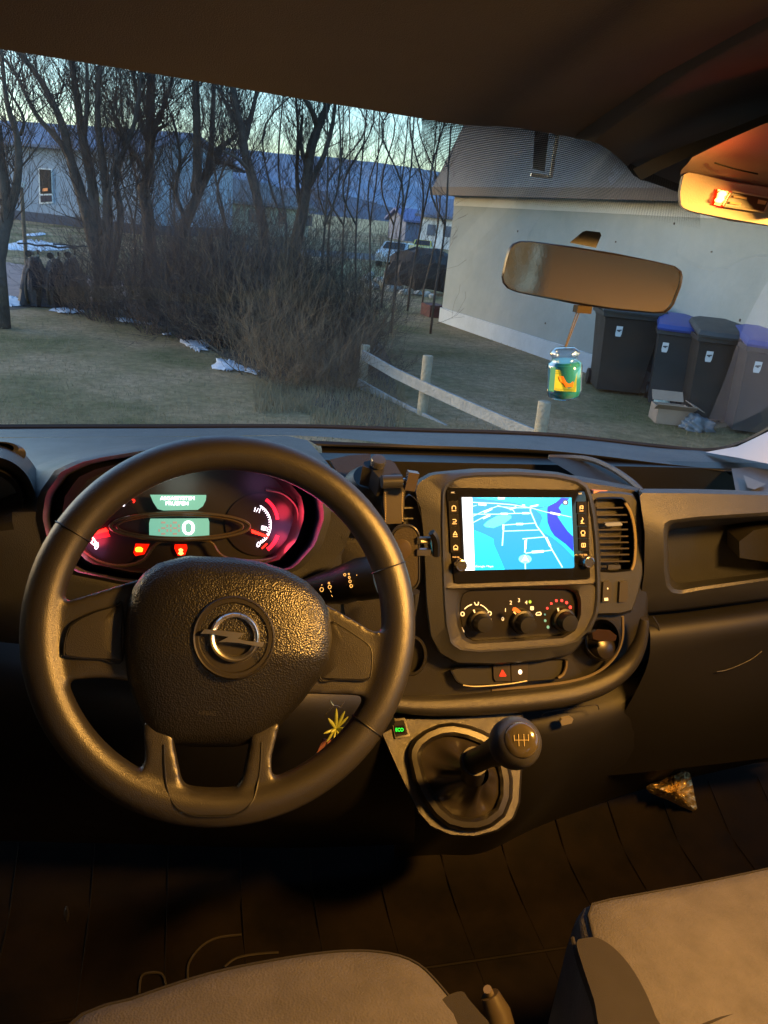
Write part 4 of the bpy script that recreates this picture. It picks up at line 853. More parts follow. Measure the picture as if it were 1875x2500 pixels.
fp = [(1340,2500),(1370,2240),(1405,2212),(1440,2198),(1550,2178),(1700,2150),(1875,2113),(2000,2085)]
fpw = [gr(x, y, zp-.006) for x, y in fp]
P_ = [(p.x, p.y) for p in fpw]
edgeL = [gr(x, y, zp-.02) for x, y in ((1460,2500),(1430,2400),(1412,2320),(1398,2260))]
outl = [(edgeL[0].x-.005, .05)]+[(p.x, p.y) for p in edgeL]+P_[2:]+[(1.42, P_[-1][1]+.02), (1.46, .3), (1.46, -.1), (edgeL[0].x, -.1)]
pc_, c1, Pp = cushion('seat_cushion', outl, zp, .24, seatm, ps, 1)
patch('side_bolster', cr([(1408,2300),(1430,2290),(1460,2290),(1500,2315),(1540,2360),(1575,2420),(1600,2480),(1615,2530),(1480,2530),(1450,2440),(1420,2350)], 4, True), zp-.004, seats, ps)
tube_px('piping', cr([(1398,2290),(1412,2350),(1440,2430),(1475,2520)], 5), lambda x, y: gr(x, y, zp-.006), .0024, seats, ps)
for xc, w in ((.72,.48),(1.2,.44)): bevel(MB().box((xc, -.30, 1.30), (w, .13, .62)).build('seat_back', seatm, ps), .05); bevel(MB().box((xc, -.31, 1.70), (.26, .10, .18)).build('headrest', seatm, ps), .04)
def seam_on(c, P, k, z, a0, a1, par, nm='seam'):
    n = len(P); pts = []
    for j in range(a0, a1):
        x, y = P[j % n]; pts.append(Vector((c[0]+(x-c[0])*k, c[1]+(y-c[1])*k, z)))
    MB().tube(pts, .0016, 5).build(nm, seats, par)
seam_on(c0, Pd, .955, zf-.0004, 0, 96, ds); seam_on(c1, Pp, .95, zp-.0002, 0, 96, ps)
tube_px('seam', cr([(1700,2510),(1780,2480),(1875,2452),(1960,2430)], 5), lambda x, y: gr(x, y, zp+.005), .0018, seats, ps)
# hand brake between the seats
hb = MB().tube([gr(1232,2540,.93), gr(1215,2470,.95), gr(1196,2428,.965)], [.016,.015,.011], 14).build('hand_brake', M('brake grip', (.05,.04,.028), .35), van)
MB().tube([gr(1196,2428,.965), gr(1190,2415,.975)], [.005,.005], 12).build('release_button', M('worn button', (.12,.10,.08), .4), hb)
rings('seat_rail', (160,2235), [(circ((162,2232),7,20,16), Yc(.86)), (circ((162,2232),3,12,16), Yc(.855))], satin, van)
#@@LAMP
# ---- cab ceiling lamp added out of view, right of the driver, casting the orange light
lamp = MB().box((LX:=.74, LY:=.25, 1.90), (.20,.09,.014)).build('dome_lamp', M('lamp lens', (.8,.6,.3), .4, emit=(1,.45,.10), es=4), van)
al_ = bpy.data.lights.new('dome_lamp_light', 'AREA'); al_.shape = 'RECTANGLE'; al_.size = .18; al_.size_y = .07; al_.energy = 17.5*EK; al_.color = (1,.47,.085); al_.spread = R_(158)
ao = bpy.data.objects.new('dome_lamp_light', al_); COL.objects.link(ao); ao.location = (LX, LY, 1.885)
ao.rotation_euler = Vector((.30,-.35,1.0)).to_track_quat('Z', 'Y').to_euler()
plight('map_lamp_light', at(1778,415,.565), .014, (1,.02,.01), .004)
#@@LOOSE
# ================================================================== loose things in the cab
# phone holder on the dash
ph = empty('phone_holder', at(930,1200,.93), 'black jointed phone holder with stitched arm clamped on the dash by the wheel', 'phone holder')
C1 = MB().lathe(at(*H(440,430), .96), (-.1,-.45,.9), [(.038,-.05),(.038,0),(.034,.012),(.028,.02),(.022,.026)], 32).build('suction_base', dark, ph)
hm = M('holder arm plastic', (.030,.031,.036), .28, bump=.15, bscale=500)
A = [H(388,215),(H(400,175)),H(470,158),H(640,158),H(680,190),H(745,300),H(545,325),H(470,240)]
A3 = [at(x, y, .93-(y-1120)*.0006) for x, y in A]; B3_ = [p+Vector((0,.01,-.028)) for p in A3]; n = 8
mesh('joint_cover', A3+B3_, [tuple(range(n)), tuple(range(n,2*n))[::-1]]+[(i,(i+1)%n,n+(i+1)%n,n+i) for i in range(n)], hm, ph)
MB().lathe(at(*H(530,165), .915), (0,-.4,.9), [(.010,-.006),(.010,.001),(.009,.003),(.006,.0035)], 24).build('release_button', M('button plastic', (.04,.042,.05), .25), ph)
MB().tube([at(*H(560,355), .89), at(*H(740,350), .89)], .0085, 16).build('hinge', hm, ph)
MB().tube([at(*H(745,345), .89), at(*H(790,345), .89)], .0035, 12).build('hinge_pin', satin, ph)
MB().box(at(*H(825,345), .885), (.014,.010,.024), Matrix.Rotation(R_(8),3,'Y')).build('thumbscrew', M('thumbscrew', (.06,.05,.05), .25), ph)
AP = Plane(at(*H(660,560), .90), (-.05,-.95,.25))
arm = plate('arm', [H(580,385),H(755,380),H(765,560),H(742,730),H(600,735),H(578,560)], AP, M('stitched arm', (.045,.038,.032), .42, bump=.3, bscale=500), ph, t=.014)
stc = []
for k_ in range(13):
    for x0, dx in ((592,6),(750,-8)):
        x = x0+dx*math.sin(k_/12*math.pi)*.8; y = 455+k_*21; stc += [[H(*p) for p in s_] for s_ in stroke([(x-4,y-6),(x+5,y+7)], 6)]
plates('stitching', stc, AP, M('stitch thread', (.45,.36,.22), .6), arm, off=.0006)
HPp = Plane(at(*H(760,1050), .85), (-.18,-.95,.2))
pad = rrect(640, 735, 905, 1345, 118, 8); pad = [H(*p) for p in pad]
padc = ctr(pad)
cr_ = rings('cradle', padc, [(scl(pad, padc, .96), HPp.c(-.014)), (pad, HPp.c(-.010)), (scl(pad, padc, .995), HPp.c(0)), (inset(pad, padc, 4), HPp.c(.001)), (inset(pad, padc, 6), HPp.c(-.001))], hm, ph)
rings('pad', padc, [(inset(pad, padc, 7), HPp.c(-.002)), (inset(pad, padc, 10), HPp.c(.001))], M('ribbed rubber', (.035,.028,.020), .55, bump=1.0, bscale=500), cr_)
MB().lathe(HPp(*H(735,960), .001), HPp.n, [(.013,-.001),(.013,.0015),(.0115,.002)], 32).build('button', M('pad button', (.06,.045,.03), .3), cr_)
for y in (880, 985): 
    MB().box(HPp(*H(935,y), .0), (.018,.006,.008)).build('claw_rod', satin if y > 900 else hm, ph)
MB().tube([at(*H(905,890), .85), at(*H(985,890), .852), at(*H(1000,990), .852), at(*H(905,1000), .85)], .0035, 8).build('claw', hm, ph)
tube_px('side_claw', cr([H(1008,810),H(1035,850),H(1052,920),H(1050,1020)], 5), Yc(.845), .005, dark, ph)
MB().tube([at(*H(850,1345), .86), at(*H(855,1440), .86), at(*H(845,1560), .86)], [.008,.005,.003], 8).build('foot_claw', hm, ph)
# air freshener hanging from the mirror
def A6(x, y): return (1200+x*.3014, 550+y*.3014)
fpos = at(*A6(590,1230), .70)
af = empty('air_freshener', fpos-Vector((0,0,.04)), 'small glass jar with teal and yellow label hanging on a cord below the mirror', 'air freshener')
dn = Vector((0.0,0,-1)); sc6 = .0001615*.70*1.1
def fz(y): return at(*A6(595-(y-1000)*.02, y), .70)
jt = fz(1075); jb = fz(1400); jl = (jt-jb).length; jax = (jt-jb).normalized()
w_ = (at(*A6(715,1230), .70)-at(*A6(455,1230), .70)).length/2
clr = bpy.data.materials.new('clear jar'); clr.use_nodes = True; n = clr.node_tree; n.nodes.clear()
o_ = n.nodes.new('ShaderNodeOutputMaterial'); mx = n.nodes.new('ShaderNodeMixShader'); tr = n.nodes.new('ShaderNodeBsdfTransparent'); gl = n.nodes.new('ShaderNodeBsdfGlossy'); lw = n.nodes.new('ShaderNodeLayerWeight')
tr.inputs[0].default_value = (.85,.92,.95,1); gl.inputs['Roughness'].default_value = .05; lw.inputs[0].default_value = .35
n.links.new(lw.outputs['Facing'], mx.inputs[0]); n.links.new(tr.outputs[0], mx.inputs[1]); n.links.new(gl.outputs[0], mx.inputs[2]); n.links.new(mx.outputs[0], o_.inputs[0])
MB().lathe(jb, jax, [(w_*.6,.0),(w_*.92,.003),(w_,.010),(w_,jl*.80),(w_*.9,jl*.9),(w_*.72,jl*.96),(w_*.72,jl*1.04),(w_*.82,jl*1.09),(w_*.80,jl*1.18),(w_*.5,jl*1.25)], 40).build('jar', clr, af, sharp=0)
MB().lathe(jb+jax*.003, jax, [(w_*.85,.0),(w_*.93,.006),(w_*.93,jl*.80),(w_*.80,jl*.86)], 40).build('card', M('teal card', (.02,.26,.50), .35, coat=.5), af)
FP = Plane(jb+Vector((0,-w_*.96,0)), (-.15,-1,.12))
lab = plate('label', [A6(*p) for p in ((520,1170),(695,1180),(685,1350),(505,1335))], FP, M('lime label', (.32,.42,.08), .4), af, t=.0006, off=.0015)
plates('label_picture', [[A6(*p) for p in ((545,1225),(600,1220),(612,1250),(665,1270),(662,1310),(600,1312),(580,1280),(556,1262))]], FP, M('orange print', (.85,.25,.03), .4), lab, off=.0022)
plates('label_picture', [[A6(*p) for p in ((480,1150),(520,1150),(505,1352),(462,1340))]], FP, M('teal print', (.02,.22,.45), .4), lab, off=.002)
plates('label_lines', [[A6(*p) for p in s_] for y in (1185,1200,1325,1340) for s_ in stroke([(520,y),(665,y+8)], 4)], FP, M('line print', (.12,.25,.12), .4), lab, off=.0022)
cp0 = at(*A6(690,705), .735)
mb = MB(); mb.tube([cp0, fz(985)], .0006, 5); mb.tube([at(*A6(708,712), .735), fz(985)+Vector((.001,0,0))], .0006, 5); mb.build('cord', M('cord', (.08,.07,.06), .6), af)
# key fob with succulent charm hanging by the column
def Kc(x, y): return (750+x*.09041, 1680+y*.09041)
KPl = Plane(at(800, 1780, .80), (0,-1,.2))
kg = empty('keyring', KPl(800,1800), 'keyring with a small green plastic succulent charm hanging behind the steering wheel', 'keyring')
leafm = M('succulent plastic', (.32,.36,.07), .35, var=.3, vscale=120)
mb = MB()
cK = (760,1060)
for (x, y, w) in ((750,460,55),(975,530,50),(1065,680,45),(960,930,40),(530,725,60),(410,1130,42),(490,1350,45),(650,1270,30),(820,1170,35),(980,1050,35),(600,1100,50)):
    a = KPl(*Kc(*cK), .004); b_ = KPl(*Kc(x, y), .010 if w > 40 else .016); k0 = w*.09041/F*.85
    mb.tube([a, a.lerp(b_, .3), a.lerp(b_, .65), a.lerp(b_, .9), b_], [k0*.7, k0*1.0, k0*1.0, k0*.6, k0*.2], 10)
mb.build('charm', leafm, kg)
tube_px('ring_link', [Kc(*p) for p in ((1010,370),(900,520),(800,470),(720,470),(560,640),(500,700))], KPl.c(.006), .0005, satin, kg)
tube_px('ring_link', [Kc(*p) for p in ((620,340),(660,420),(710,470))], KPl.c(.007), .0009, M('brass', (.6,.4,.15), .3, metal=1), kg)
plate('strap', [Kc(*p) for p in ((430,1380),(550,1400),(330,1900),(160,2050),(180,1930))], KPl, M('leather strap', (.16,.06,.045), .6), kg, t=.003)
plate('strap', [Kc(*p) for p in ((540,1480),(640,1380),(760,1480),(700,1560),(640,1640),(600,1600))], KPl, M('tag plastic', (.25,.11,.08), .5), kg, t=.002, off=-.004)
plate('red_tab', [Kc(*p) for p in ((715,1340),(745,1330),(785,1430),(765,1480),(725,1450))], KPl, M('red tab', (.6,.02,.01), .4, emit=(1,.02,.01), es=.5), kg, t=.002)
# card on the pod shoulder, plug in the socket, crumpled foil bag
cdq = [at(1432,1188,1.0), at(1480,1187,1.03), at(1506,1197,.99), at(1450,1198,.955)]
o = mesh('paper_card', cdq+[p-Vector((0,0,.004)) for p in cdq], [(0,1,2,3),(7,6,5,4),(0,4,5,1),(1,5,6,2),(2,6,7,3),(3,7,4,0)], M('pink card', (.55,.26,.18), .7), None)
tag(o, 'flat pinkish paper card lying on the dash top beside the map screen', 'card')
pl_ = empty('charger_plug', at(1480,1570,.90), 'black charger plug with glossy top in the dash socket right of the climate knobs', 'plug')
MB().lathe(at(1472,1580,.915), (.12,-.85,.45), [(.020,-.02),(.021,0),(.018,.010),(.010,.014),(.002,.015)], 24).build('body', M('plug plastic', (.012,.010,.009), .35), pl_)
q = [at(x, y, .875) for x, y in ((1446,1545),(1460,1536),(1488,1538),(1506,1552),(1503,1564),(1470,1566),(1448,1560))]
mesh('top', q+[p+Vector((0,.012,-.008)) for p in q], [tuple(range(7)), tuple(range(7,14))[::-1]]+[(i,(i+1)%7,7+(i+1)%7,7+i) for i in range(7)], M('plug top', (.02,.010,.008), .2, coat=.3), pl_)
random.seed(11)
bgp = [(1573,1922),(1592,1912),(1617,1905),(1640,1890),(1678,1872),(1684,1885),(1692,1920),(1698,1955),(1703,1976),(1690,1981),(1660,1968),(1630,1953),(1590,1938)]
bc = (1650, 1935); V = []; N = 60; rr = radial(bgp, bc, N); RN = 9
for i in range(RN+1):
    t = i/RN
    for j in range(N):
        x = rr[j][0]+(bc[0]-rr[j][0])*t; y = rr[j][1]+(bc[1]-rr[j][1])*t
        V.append(at(x, y, 1.12-.05*math.sin(t*1.5)+random.uniform(-.006,.006)*(1 if i else 0)+.008*math.sin(x*.12+y*.3)))
o = mesh('foil_bag', V, [(i*N+j, i*N+(j+1)%N, (i+1)*N+(j+1)%N, (i+1)*N+j) for i in range(RN) for j in range(N)], M('gold foil', (.92,.78,.50), .42, metal=.85, bump=.5, bscale=40), None, sharp=20)
tag(o, 'crumpled shiny gold foil bag in the passenger footwell', 'foil bag')
#@@OUTSIDE
# ================================================================== OUTSIDE
def rnd(a, b): return random.uniform(a, b)
# ground
gmt = bpy.data.materials.new('winter grass'); gmt.use_nodes = True; n = gmt.node_tree; b = n.nodes['Principled BSDF']; b.inputs['Roughness'].default_value = .95; b.inputs['Specular IOR Level'].default_value = .1
tc = n.nodes.new('ShaderNodeTexCoord')
def noi(sc, det=6, ro=.6):
    t = n.nodes.new('ShaderNodeTexNoise'); t.inputs['Scale'].default_value = sc; t.inputs['Detail'].default_value = det; t.inputs['Roughness'].default_value = ro; n.links.new(tc.outputs['Object'], t.inputs['Vector']); return t.outputs['Fac']
def ramp(f, L):
    r = n.nodes.new('ShaderNodeValToRGB'); r.color_ramp.elements[0].position = L[0][0]; r.color_ramp.elements[0].color = (*L[0][1],1); r.color_ramp.elements[1].position = L[-1][0]; r.color_ramp.elements[1].color = (*L[-1][1],1)
    for p, c in L[1:-1]: e = r.color_ramp.elements.new(p); e.color = (*c,1)
    n.links.new(f, r.inputs[0]); return r.outputs[0]
def mixc(f, a, c, mode='MIX'):
    mnode = n.nodes.new('ShaderNodeMix'); mnode.data_type = 'RGBA'; mnode.blend_type = mode
    if isinstance(f, float): mnode.inputs[0].default_value = f
    else: n.links.new(f, mnode.inputs[0])
    n.links.new(a, mnode.inputs[6]); n.links.new(c, mnode.inputs[7]); return mnode.outputs[2]
base_ = ramp(noi(.45, 5), [(.38,(.16,.15,.075)),(.5,(.28,.22,.13)),(.62,(.40,.29,.19))])
fine = ramp(noi(9, 8, .75), [(.3,(.55,.55,.5)),(.7,(1.35,1.3,1.25))])
n.links.new(mixc(1.0, base_, fine, 'MULTIPLY'), b.inputs['Base Color'])
bn = n.nodes.new('ShaderNodeBump'); bn.inputs['Strength'].default_value = .8; bn.inputs['Distance'].default_value = .06; n.links.new(noi(14, 8, .8), bn.inputs['Height']); n.links.new(bn.outputs[0], b.inputs['Normal'])
V = [(-900,-600,0),(1500,-600,0),(1500,3000,0),(-900,3000,0)]
g = mesh('ground', V, [(0,1,2,3)], gmt, None, org=(0,0,0)); tag(g, kind='structure')
# dry reddish leaf litter under the hedge + gravel drive at far left
def sheet(name, px, mat, z=.004, kind='structure', label=None, jit=0, world=None):
    P = world or [gr(x, y, z) for x, y in px]; P = [Vector((p[0], p[1], z)) for p in P]
    o = mesh(name, P, [tuple(t) for t in tessellate_polygon([P])], mat, None, smooth=False); tag(o, kind=kind); return o
litter = M('leaf litter', (.050,.036,.030), .95, bump=.8, bscale=14, col2=(.10,.072,.050), vscale=3)
sheet('leaf_litter', cr([(-40,760),(120,748),(300,772),(430,810),(560,880),(700,960),(850,1020),(960,1050),(960,900),(900,800),(860,740),(600,700),(300,690),(100,690),(-40,700)], 4, True), litter)
sheet('path', cr([(-40,640),(80,650),(230,675),(330,690),(420,700),(330,735),(200,735),(60,725),(-40,715)], 4, True), M('pinkish gravel', (.22,.15,.14), .95, bump=.8, bscale=20, col2=(.30,.20,.18), vscale=4), z=.008)
sheet('far_road', None, M('road asphalt', (.10,.10,.11), .8, bump=.3, bscale=20, var=.2), z=.012, world=[(2,33,0),(14,38,0),(60,60,0),(60,66,0),(13,43,0),(1,38,0)])
sheet('field', None, M('dry field', (.42,.30,.13), .95, bump=.5, bscale=4, var=.3, vscale=.08), z=.016, world=[(-60,95,0),(200,95,0),(500,600,0),(-400,600,0)])
sheet('verge', None, M('dry verge', (.20,.19,.08), .95, bump=.5, bscale=8, var=.3, vscale=.3), z=.02, world=[(4,24,0),(14,27,0),(22,36,0),(6,33,0)])
# snow patches
snowm = M('old snow', (.62,.66,.75), .7, bump=.9, bscale=18, var=.18, vscale=6)
def snow(px, seed, name='snow_patch'):
    random.seed(seed); c = ctr(px); V = []; N = 40; rr = radial(px, c, N); rr = [(c[0]+(x-c[0])*rnd(.72,1.12), c[1]+(y-c[1])*rnd(.72,1.12)) for x, y in rr]
    for t, z in ((1.12,.006),(1.0,.018),(.6,.030),(.2,.034)):
        for x, y in rr: V.append(gr(c[0]+(x-c[0])*t, c[1]+(y-c[1])*t, z)+Vector((0,0,rnd(-.004,.004))))
    Fc = [(r*N+j, r*N+(j+1)%N, (r+1)*N+(j+1)%N, (r+1)*N+j) for r in range(3) for j in range(N)]+[tuple(3*N+j for j in range(N))]
    o = mesh(name, V, Fc, snowm, None); tag(o, kind='structure'); return o
for i, px in enumerate([[(-20,722),(30,722),(70,735),(60,748),(-20,745)],[(110,752),(150,750),(210,757),(200,764),(150,765)],[(265,770),(320,778),(350,784),(345,790),(300,786)],[(350,785),(378,788),(372,794),(352,793)],[(425,826),(470,828),(508,830),(512,845),(505,858),(480,857),(455,842)],[(525,875),(560,878),(590,892),(595,905),(560,905),(522,900)],[(595,895),(632,905),(630,915),(600,908)],[(395,812),(420,812),(418,818),(398,818)]]): snow(px, i)
snow([(0,600),(60,585),(120,590),(175,600),(170,608),(90,612),(10,612)], 20)
snow([(60,572),(110,567),(115,573),(70,578)], 21)
for i, (x, y) in enumerate([(900,690),(920,680),(930,700),(945,695),(955,712),(968,716),(988,718),(1010,712),(1030,718),(1048,722),(905,702),(1062,728)]):
    pass
# hills
def ridge(name, pts, Y, mat, depth=400):
    P = cr(pts, 14); random.seed(3); V = []; nc = len(P)
    for i, (x, y) in enumerate(P):
        t_ = at(x, y, Y); t_.z += rnd(-1,1)*Y*.0004; 
        V += [t_, Vector((t_.x, Y-depth*.5, max(0, t_.z*.45)))+Vector((0,rnd(-20,20)*Y/2500,rnd(-3,3)*Y/2500)), Vector((t_.x, Y-depth, -2)), Vector((t_.x, Y+depth, -2))]
    Fc = []
    for i in range(nc-1):
        a, b_ = i*4, i*4+4; Fc += [(a, b_, b_+1, a+1), (a+1, b_+1, b_+2, a+2), (a, a+3, b_+3, b_)]
    o = mesh(name, V, Fc, mat, None, sharp=0); tag(o, kind='structure'); return o
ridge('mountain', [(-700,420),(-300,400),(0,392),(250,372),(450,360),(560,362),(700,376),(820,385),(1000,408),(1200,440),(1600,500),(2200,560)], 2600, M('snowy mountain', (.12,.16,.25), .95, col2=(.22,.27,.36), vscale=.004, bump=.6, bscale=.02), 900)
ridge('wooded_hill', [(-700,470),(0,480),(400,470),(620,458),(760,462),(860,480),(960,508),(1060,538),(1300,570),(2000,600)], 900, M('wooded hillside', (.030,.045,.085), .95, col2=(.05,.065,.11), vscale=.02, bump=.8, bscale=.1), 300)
# ---------------- buildings
def wallbox(mb, P, Q, z0, z1, t=.2):
    P = Vector((P[0],P[1],0)); Q = Vector((Q[0],Q[1],0)); d = (Q-P).normalized(); nn = Vector((-d.y, d.x, 0))*t
    a = [P, Q, Q+nn, P+nn]; mb.add([(p.x,p.y,z0) for p in a]+[(p.x,p.y,z1) for p in a], [(0,1,2,3),(7,6,5,4),(0,4,5,1),(1,5,6,2),(2,6,7,3),(3,7,4,0)])
# garage on the right
GA = Vector((4.72,14.78,0)); GD = (Vector((5.58,9.33,0))-GA).normalized(); GN = Vector((-GD.y, GD.x, 0)); GN = GN if GN.x > 0 else -GN   # GN points into the building
garage = empty('garage', GA+GD*5+GN*2, 'pale grey rendered outbuilding with dark mansard roof and white plinth, right of the yard', 'outbuilding')
wm = M('pale render', (.29,.325,.325), .85, bump=.35, bscale=9, col2=(.25,.285,.285), vscale=1.3)
def gpt(s, w, z): p = GA+GD*s+GN*w; return Vector((p.x, p.y, z))
def slab(mb, s0, s1, w0, w1, z0, z1): 
    P = [gpt(s, w, z) for s in (s0,s1) for w in (w0,w1) for z in (z0,z1)]; mb.add(P, [(0,1,3,2),(4,6,7,5),(0,4,5,1),(2,3,7,6),(0,2,6,4),(1,5,7,3)])
mb = MB(); slab(mb, 0, 13, 0, 5, .27, 2.36); mb.build('wall', wm, garage, smooth=False)
mb = MB(); slab(mb, -.02, 13.02, -.035, 5.03, 0, .27); mb.build('plinth', M('white plinth', (.46,.52,.58), .8, bump=.4, bscale=12, var=.15, vscale=2), garage, smooth=False)
mb = MB(); slab(mb, .002, 13, -.012, 0, 2.13, 2.36); mb.build('soffit_board', M('white board', (.50,.54,.56), .7, var=.08), garage, smooth=False)
mb = MB()
V = [gpt(s, w, z) for s in (-.40, 13.4) for (w, z) in ((-.28,2.30),(-.30,2.40),(.30,3.75),(2.5,4.4),(5.3,3.75),(5.3,2.3))]
mb.add(V, [(0,1,7,6),(1,2,8,7),(2,3,9,8),(3,4,10,9),(4,5,11,10),(0,5,11,6),(0,1,2,3,4,5),(6,7,8,9,10,11)])
roofm = M('dark shingle roof', (.17,.155,.14), .85, bump=.15, bscale=6, var=.12, vscale=5)
mb.build('roof', roofm, garage, smooth=False)
mb = MB(); slab(mb, -.42, 13.4, -.33, -.285, 2.28, 2.42); mb.build('fascia_board', M('brown fascia', (.12,.09,.07), .7), garage, smooth=False)
mb = MB(); random.seed(5)
for s in (1.2, 2.4, 3.6, 4.8, 5.4, 6.0, 6.6, 7.2, 7.8, 8.4):
    for z in (.55, 1.15, 1.72, 2.0):
        if rnd(0,1) < .6: mb.box(gpt(s+rnd(-.12,.12), -.004, z+rnd(-.08,.08)), (.012,.018,rnd(.015,.035)))
mb.build('wall_fixing', M('rusty fixing', (.08,.06,.05), .7), garage)
# houses in the distance
HA, HB = Vector((-22,54,0)), Vector((-2.45,40.5,0)); hd_ = (HB-HA).normalized(); hn = Vector((-hd_.y, hd_.x, 0))
def hp_(s, w, z): p = HB-hd_*s+hn*w; return Vector((p.x, p.y, z))
house = empty('house', hp_(10,4,0), 'long pale blue-grey house with a dim roof beyond the bicycles on the left', 'house')
mb = MB(); P = [hp_(s, w, z) for s in (0,24) for w in (0,8) for z in (0,3.5)]; mb.add(P, [(0,1,3,2),(4,6,7,5),(0,4,5,1),(2,3,7,6),(0,2,6,4),(1,5,7,3)])
P = [hp_(s, w, z) for s in (0,24) for (w, z) in ((0,3.5),(8,3.5),(4,4.6))]; mb.add(P, [(0,1,2),(3,4,5)])
mb.build('wall', M('house render', (.26,.32,.40), .85, bump=.2, bscale=4, col2=(.23,.29,.37), vscale=.6), house, smooth=False)
mb = MB(); P = [hp_(s, w, z) for s in (-.4,24.4) for (w, z) in ((-.5,3.42),(4,4.72),(8.5,3.42),(8.5,3.55),(4,4.87),(-.5,3.55))]
mb.add(P, [(0,1,7,6),(1,2,8,7),(2,3,9,8),(3,4,10,9),(4,5,11,10),(5,0,6,11),(0,1,2,3,4,5),(6,7,8,9,10,11)]); mb.build('roof', M('house roof', (.13,.17,.26), .8, var=.2, vscale=1), house, smooth=False)
mb = MB(); P = [hp_(s, w, z) for s in (-.02,24.02) for w in (-.05,8) for z in (0,.45)]; mb.add(P, [(0,1,3,2),(4,6,7,5),(0,4,5,1),(2,3,7,6),(0,2,6,4),(1,5,7,3)]); mb.build('plinth', M('house plinth', (.06,.07,.10), .9), house, smooth=False)
HPl = Plane(HB, -hn if (-hn).y < 0 else hn)
for (q, lit) in (([(93,410),(126,412),(129,496),(96,498)], 0), ([(5,470),(25,472),(26,520),(6,520)], 0)):
    w_o = plate('window', q, HPl, M('white window frame', (.6,.65,.7), .5), house, t=.1, off=.06)
    mid = [(q[0][0]*.28+q[3][0]*.72, q[0][1]*.28+q[3][1]*.72), (q[1][0]*.28+q[2][0]*.72, q[1][1]*.28+q[2][1]*.72)]
    plate('pane', [(q[0][0]+3,q[0][1]+3),(q[1][0]-3,q[1][1]+3),(mid[1][0]-3,mid[1][1]),(mid[0][0]+3,mid[0][1])], HPl, M('dark pane', (.02,.02,.022), .6, spec=.1), w_o, t=.05, off=.09)
    plate('pane', [(mid[0][0]+3,mid[0][1]+4),(mid[1][0]-3,mid[1][1]+4),(q[2][0]-3,q[2][1]-4),(q[3][0]+3,q[3][1]-4)], HPl, M('night pane', (.02,.03,.06), .1), w_o, t=.05, off=.09)
plates('lamp_in_window', [[(104,460),(116,459),(116,466),(104,467)]], HPl, M('lamp glow', (.6,.2,.05), .5, emit=(1,.30,.10), es=.14), house, t=.02, off=.13)
lw_ = plate('lit_window', [(231,479),(240,479),(240,500),(232,502)], HPl, M('lit window', (.7,.6,.1), .5, emit=(1,.82,.05), es=.9), house, t=.05, off=.08)
# long low barn further right
def farbox(name, q, Y, h2, wallm_, roofm_, label, cat, rh=1.5):
    """q: left base px, right base px, eave height; simple gabled building"""
    A, B = at(*q[0], Y[0]), at(*q[1], Y[1]); A.z = 0; B.z = 0; d = (B-A).normalized(); nn = Vector((-d.y, d.x, 0)); nn = nn if nn.y > 0 else -nn
    L = (B-A).length; e = empty(name, (A+B)/2, label, cat)
    f = lambda s, w, z: A+d*s+nn*w+Vector((0,0,z))
    mb = MB(); P = [f(s, w, z) for s in (0,L) for w in (0,7) for z in (0,h2)]; mb.add(P, [(0,1,3,2),(4,6,7,5),(0,4,5,1),(2,3,7,6),(0,2,6,4),(1,5,7,3)])
    P = [f(s, w, z) for s in (0,L) for (w, z) in ((0,h2),(7,h2),(3.5,h2+rh))]; mb.add(P, [(0,1,2),(3,4,5)])
    mb.build('wall', wallm_, e, smooth=False)
    mb = MB(); P = [f(s, w, z) for s in (-.4,L+.4) for (w, z) in ((-.5,h2-.1),(3.5,h2+rh+.05),(7.5,h2-.1),(7.5,h2+.08),(3.5,h2+rh+.25),(-.5,h2+.08))]
    mb.add(P, [(0,1,7,6),(1,2,8,7),(2,3,9,8),(3,4,10,9),(4,5,11,10),(5,0,6,11),(0,1,2,3,4,5),(6,7,8,9,10,11)]); mb.build('roof', roofm_, e, smooth=False)
    return e, f, L
bar, fb, Lb = farbox('barn', ((470,570),(752,570)), (48,58), 1.9, M('barn wall', (.32,.33,.26), .85, var=.15, vscale=.5), M('barn roof', (.12,.12,.13), .8, var=.2), 'long low pale barn glimpsed between the bare tree trunks', 'barn', rh=1.2)
mb = MB()
for k_ in range(4): mb.add([fb(2+k_*3.4, -.06, .8), fb(3.0+k_*3.4, -.06, .8), fb(3.0+k_*3.4, -.06, 1.5), fb(2+k_*3.4, -.06, 1.5)], [(0,1,2,3)])
mb.build('window', M('barn pane', (.05,.06,.08), .2), bar, smooth=False)
c1_, f1, L1 = farbox('cottage', ((1018,640),(1110,640)), (62,60), 2.3, M('cream cottage wall', (.62,.66,.66), .8, var=.1), M('cottage roof', (.10,.13,.20), .8), 'white gabled cottage far behind the garage corner', 'house', rh=1.2)
for (s, z) in ((.6,.9),(2.0,.9)):
    mb = MB(); mb.add([f1(s, -.06, z), f1(s+.7, -.06, z), f1(s+.7, -.06, z+.8), f1(s, -.06, z+.8)], [(0,1,2,3)]); mb.build('window', M('cottage pane', (.12,.15,.2), .2), c1_, smooth=False)
c2_, f2, L2 = farbox('shed', ((985,610),(1022,612)), (75,75), 1.8, M('blue shed wall', (.13,.15,.22), .8), M('shed roof', (.12,.14,.28), .8), 'small blue shed left of the far cottage', 'shed', rh=.9)
mb = MB(); mb.add([f2(.8, -.05, 0), f2(1.9, -.05, 0), f2(1.9, -.05, 1.7), f2(.8, -.05, 1.7)], [(0,1,2,3)]); mb.build('door', M('shed door', (.12,.13,.2), .7), c2_, smooth=False)
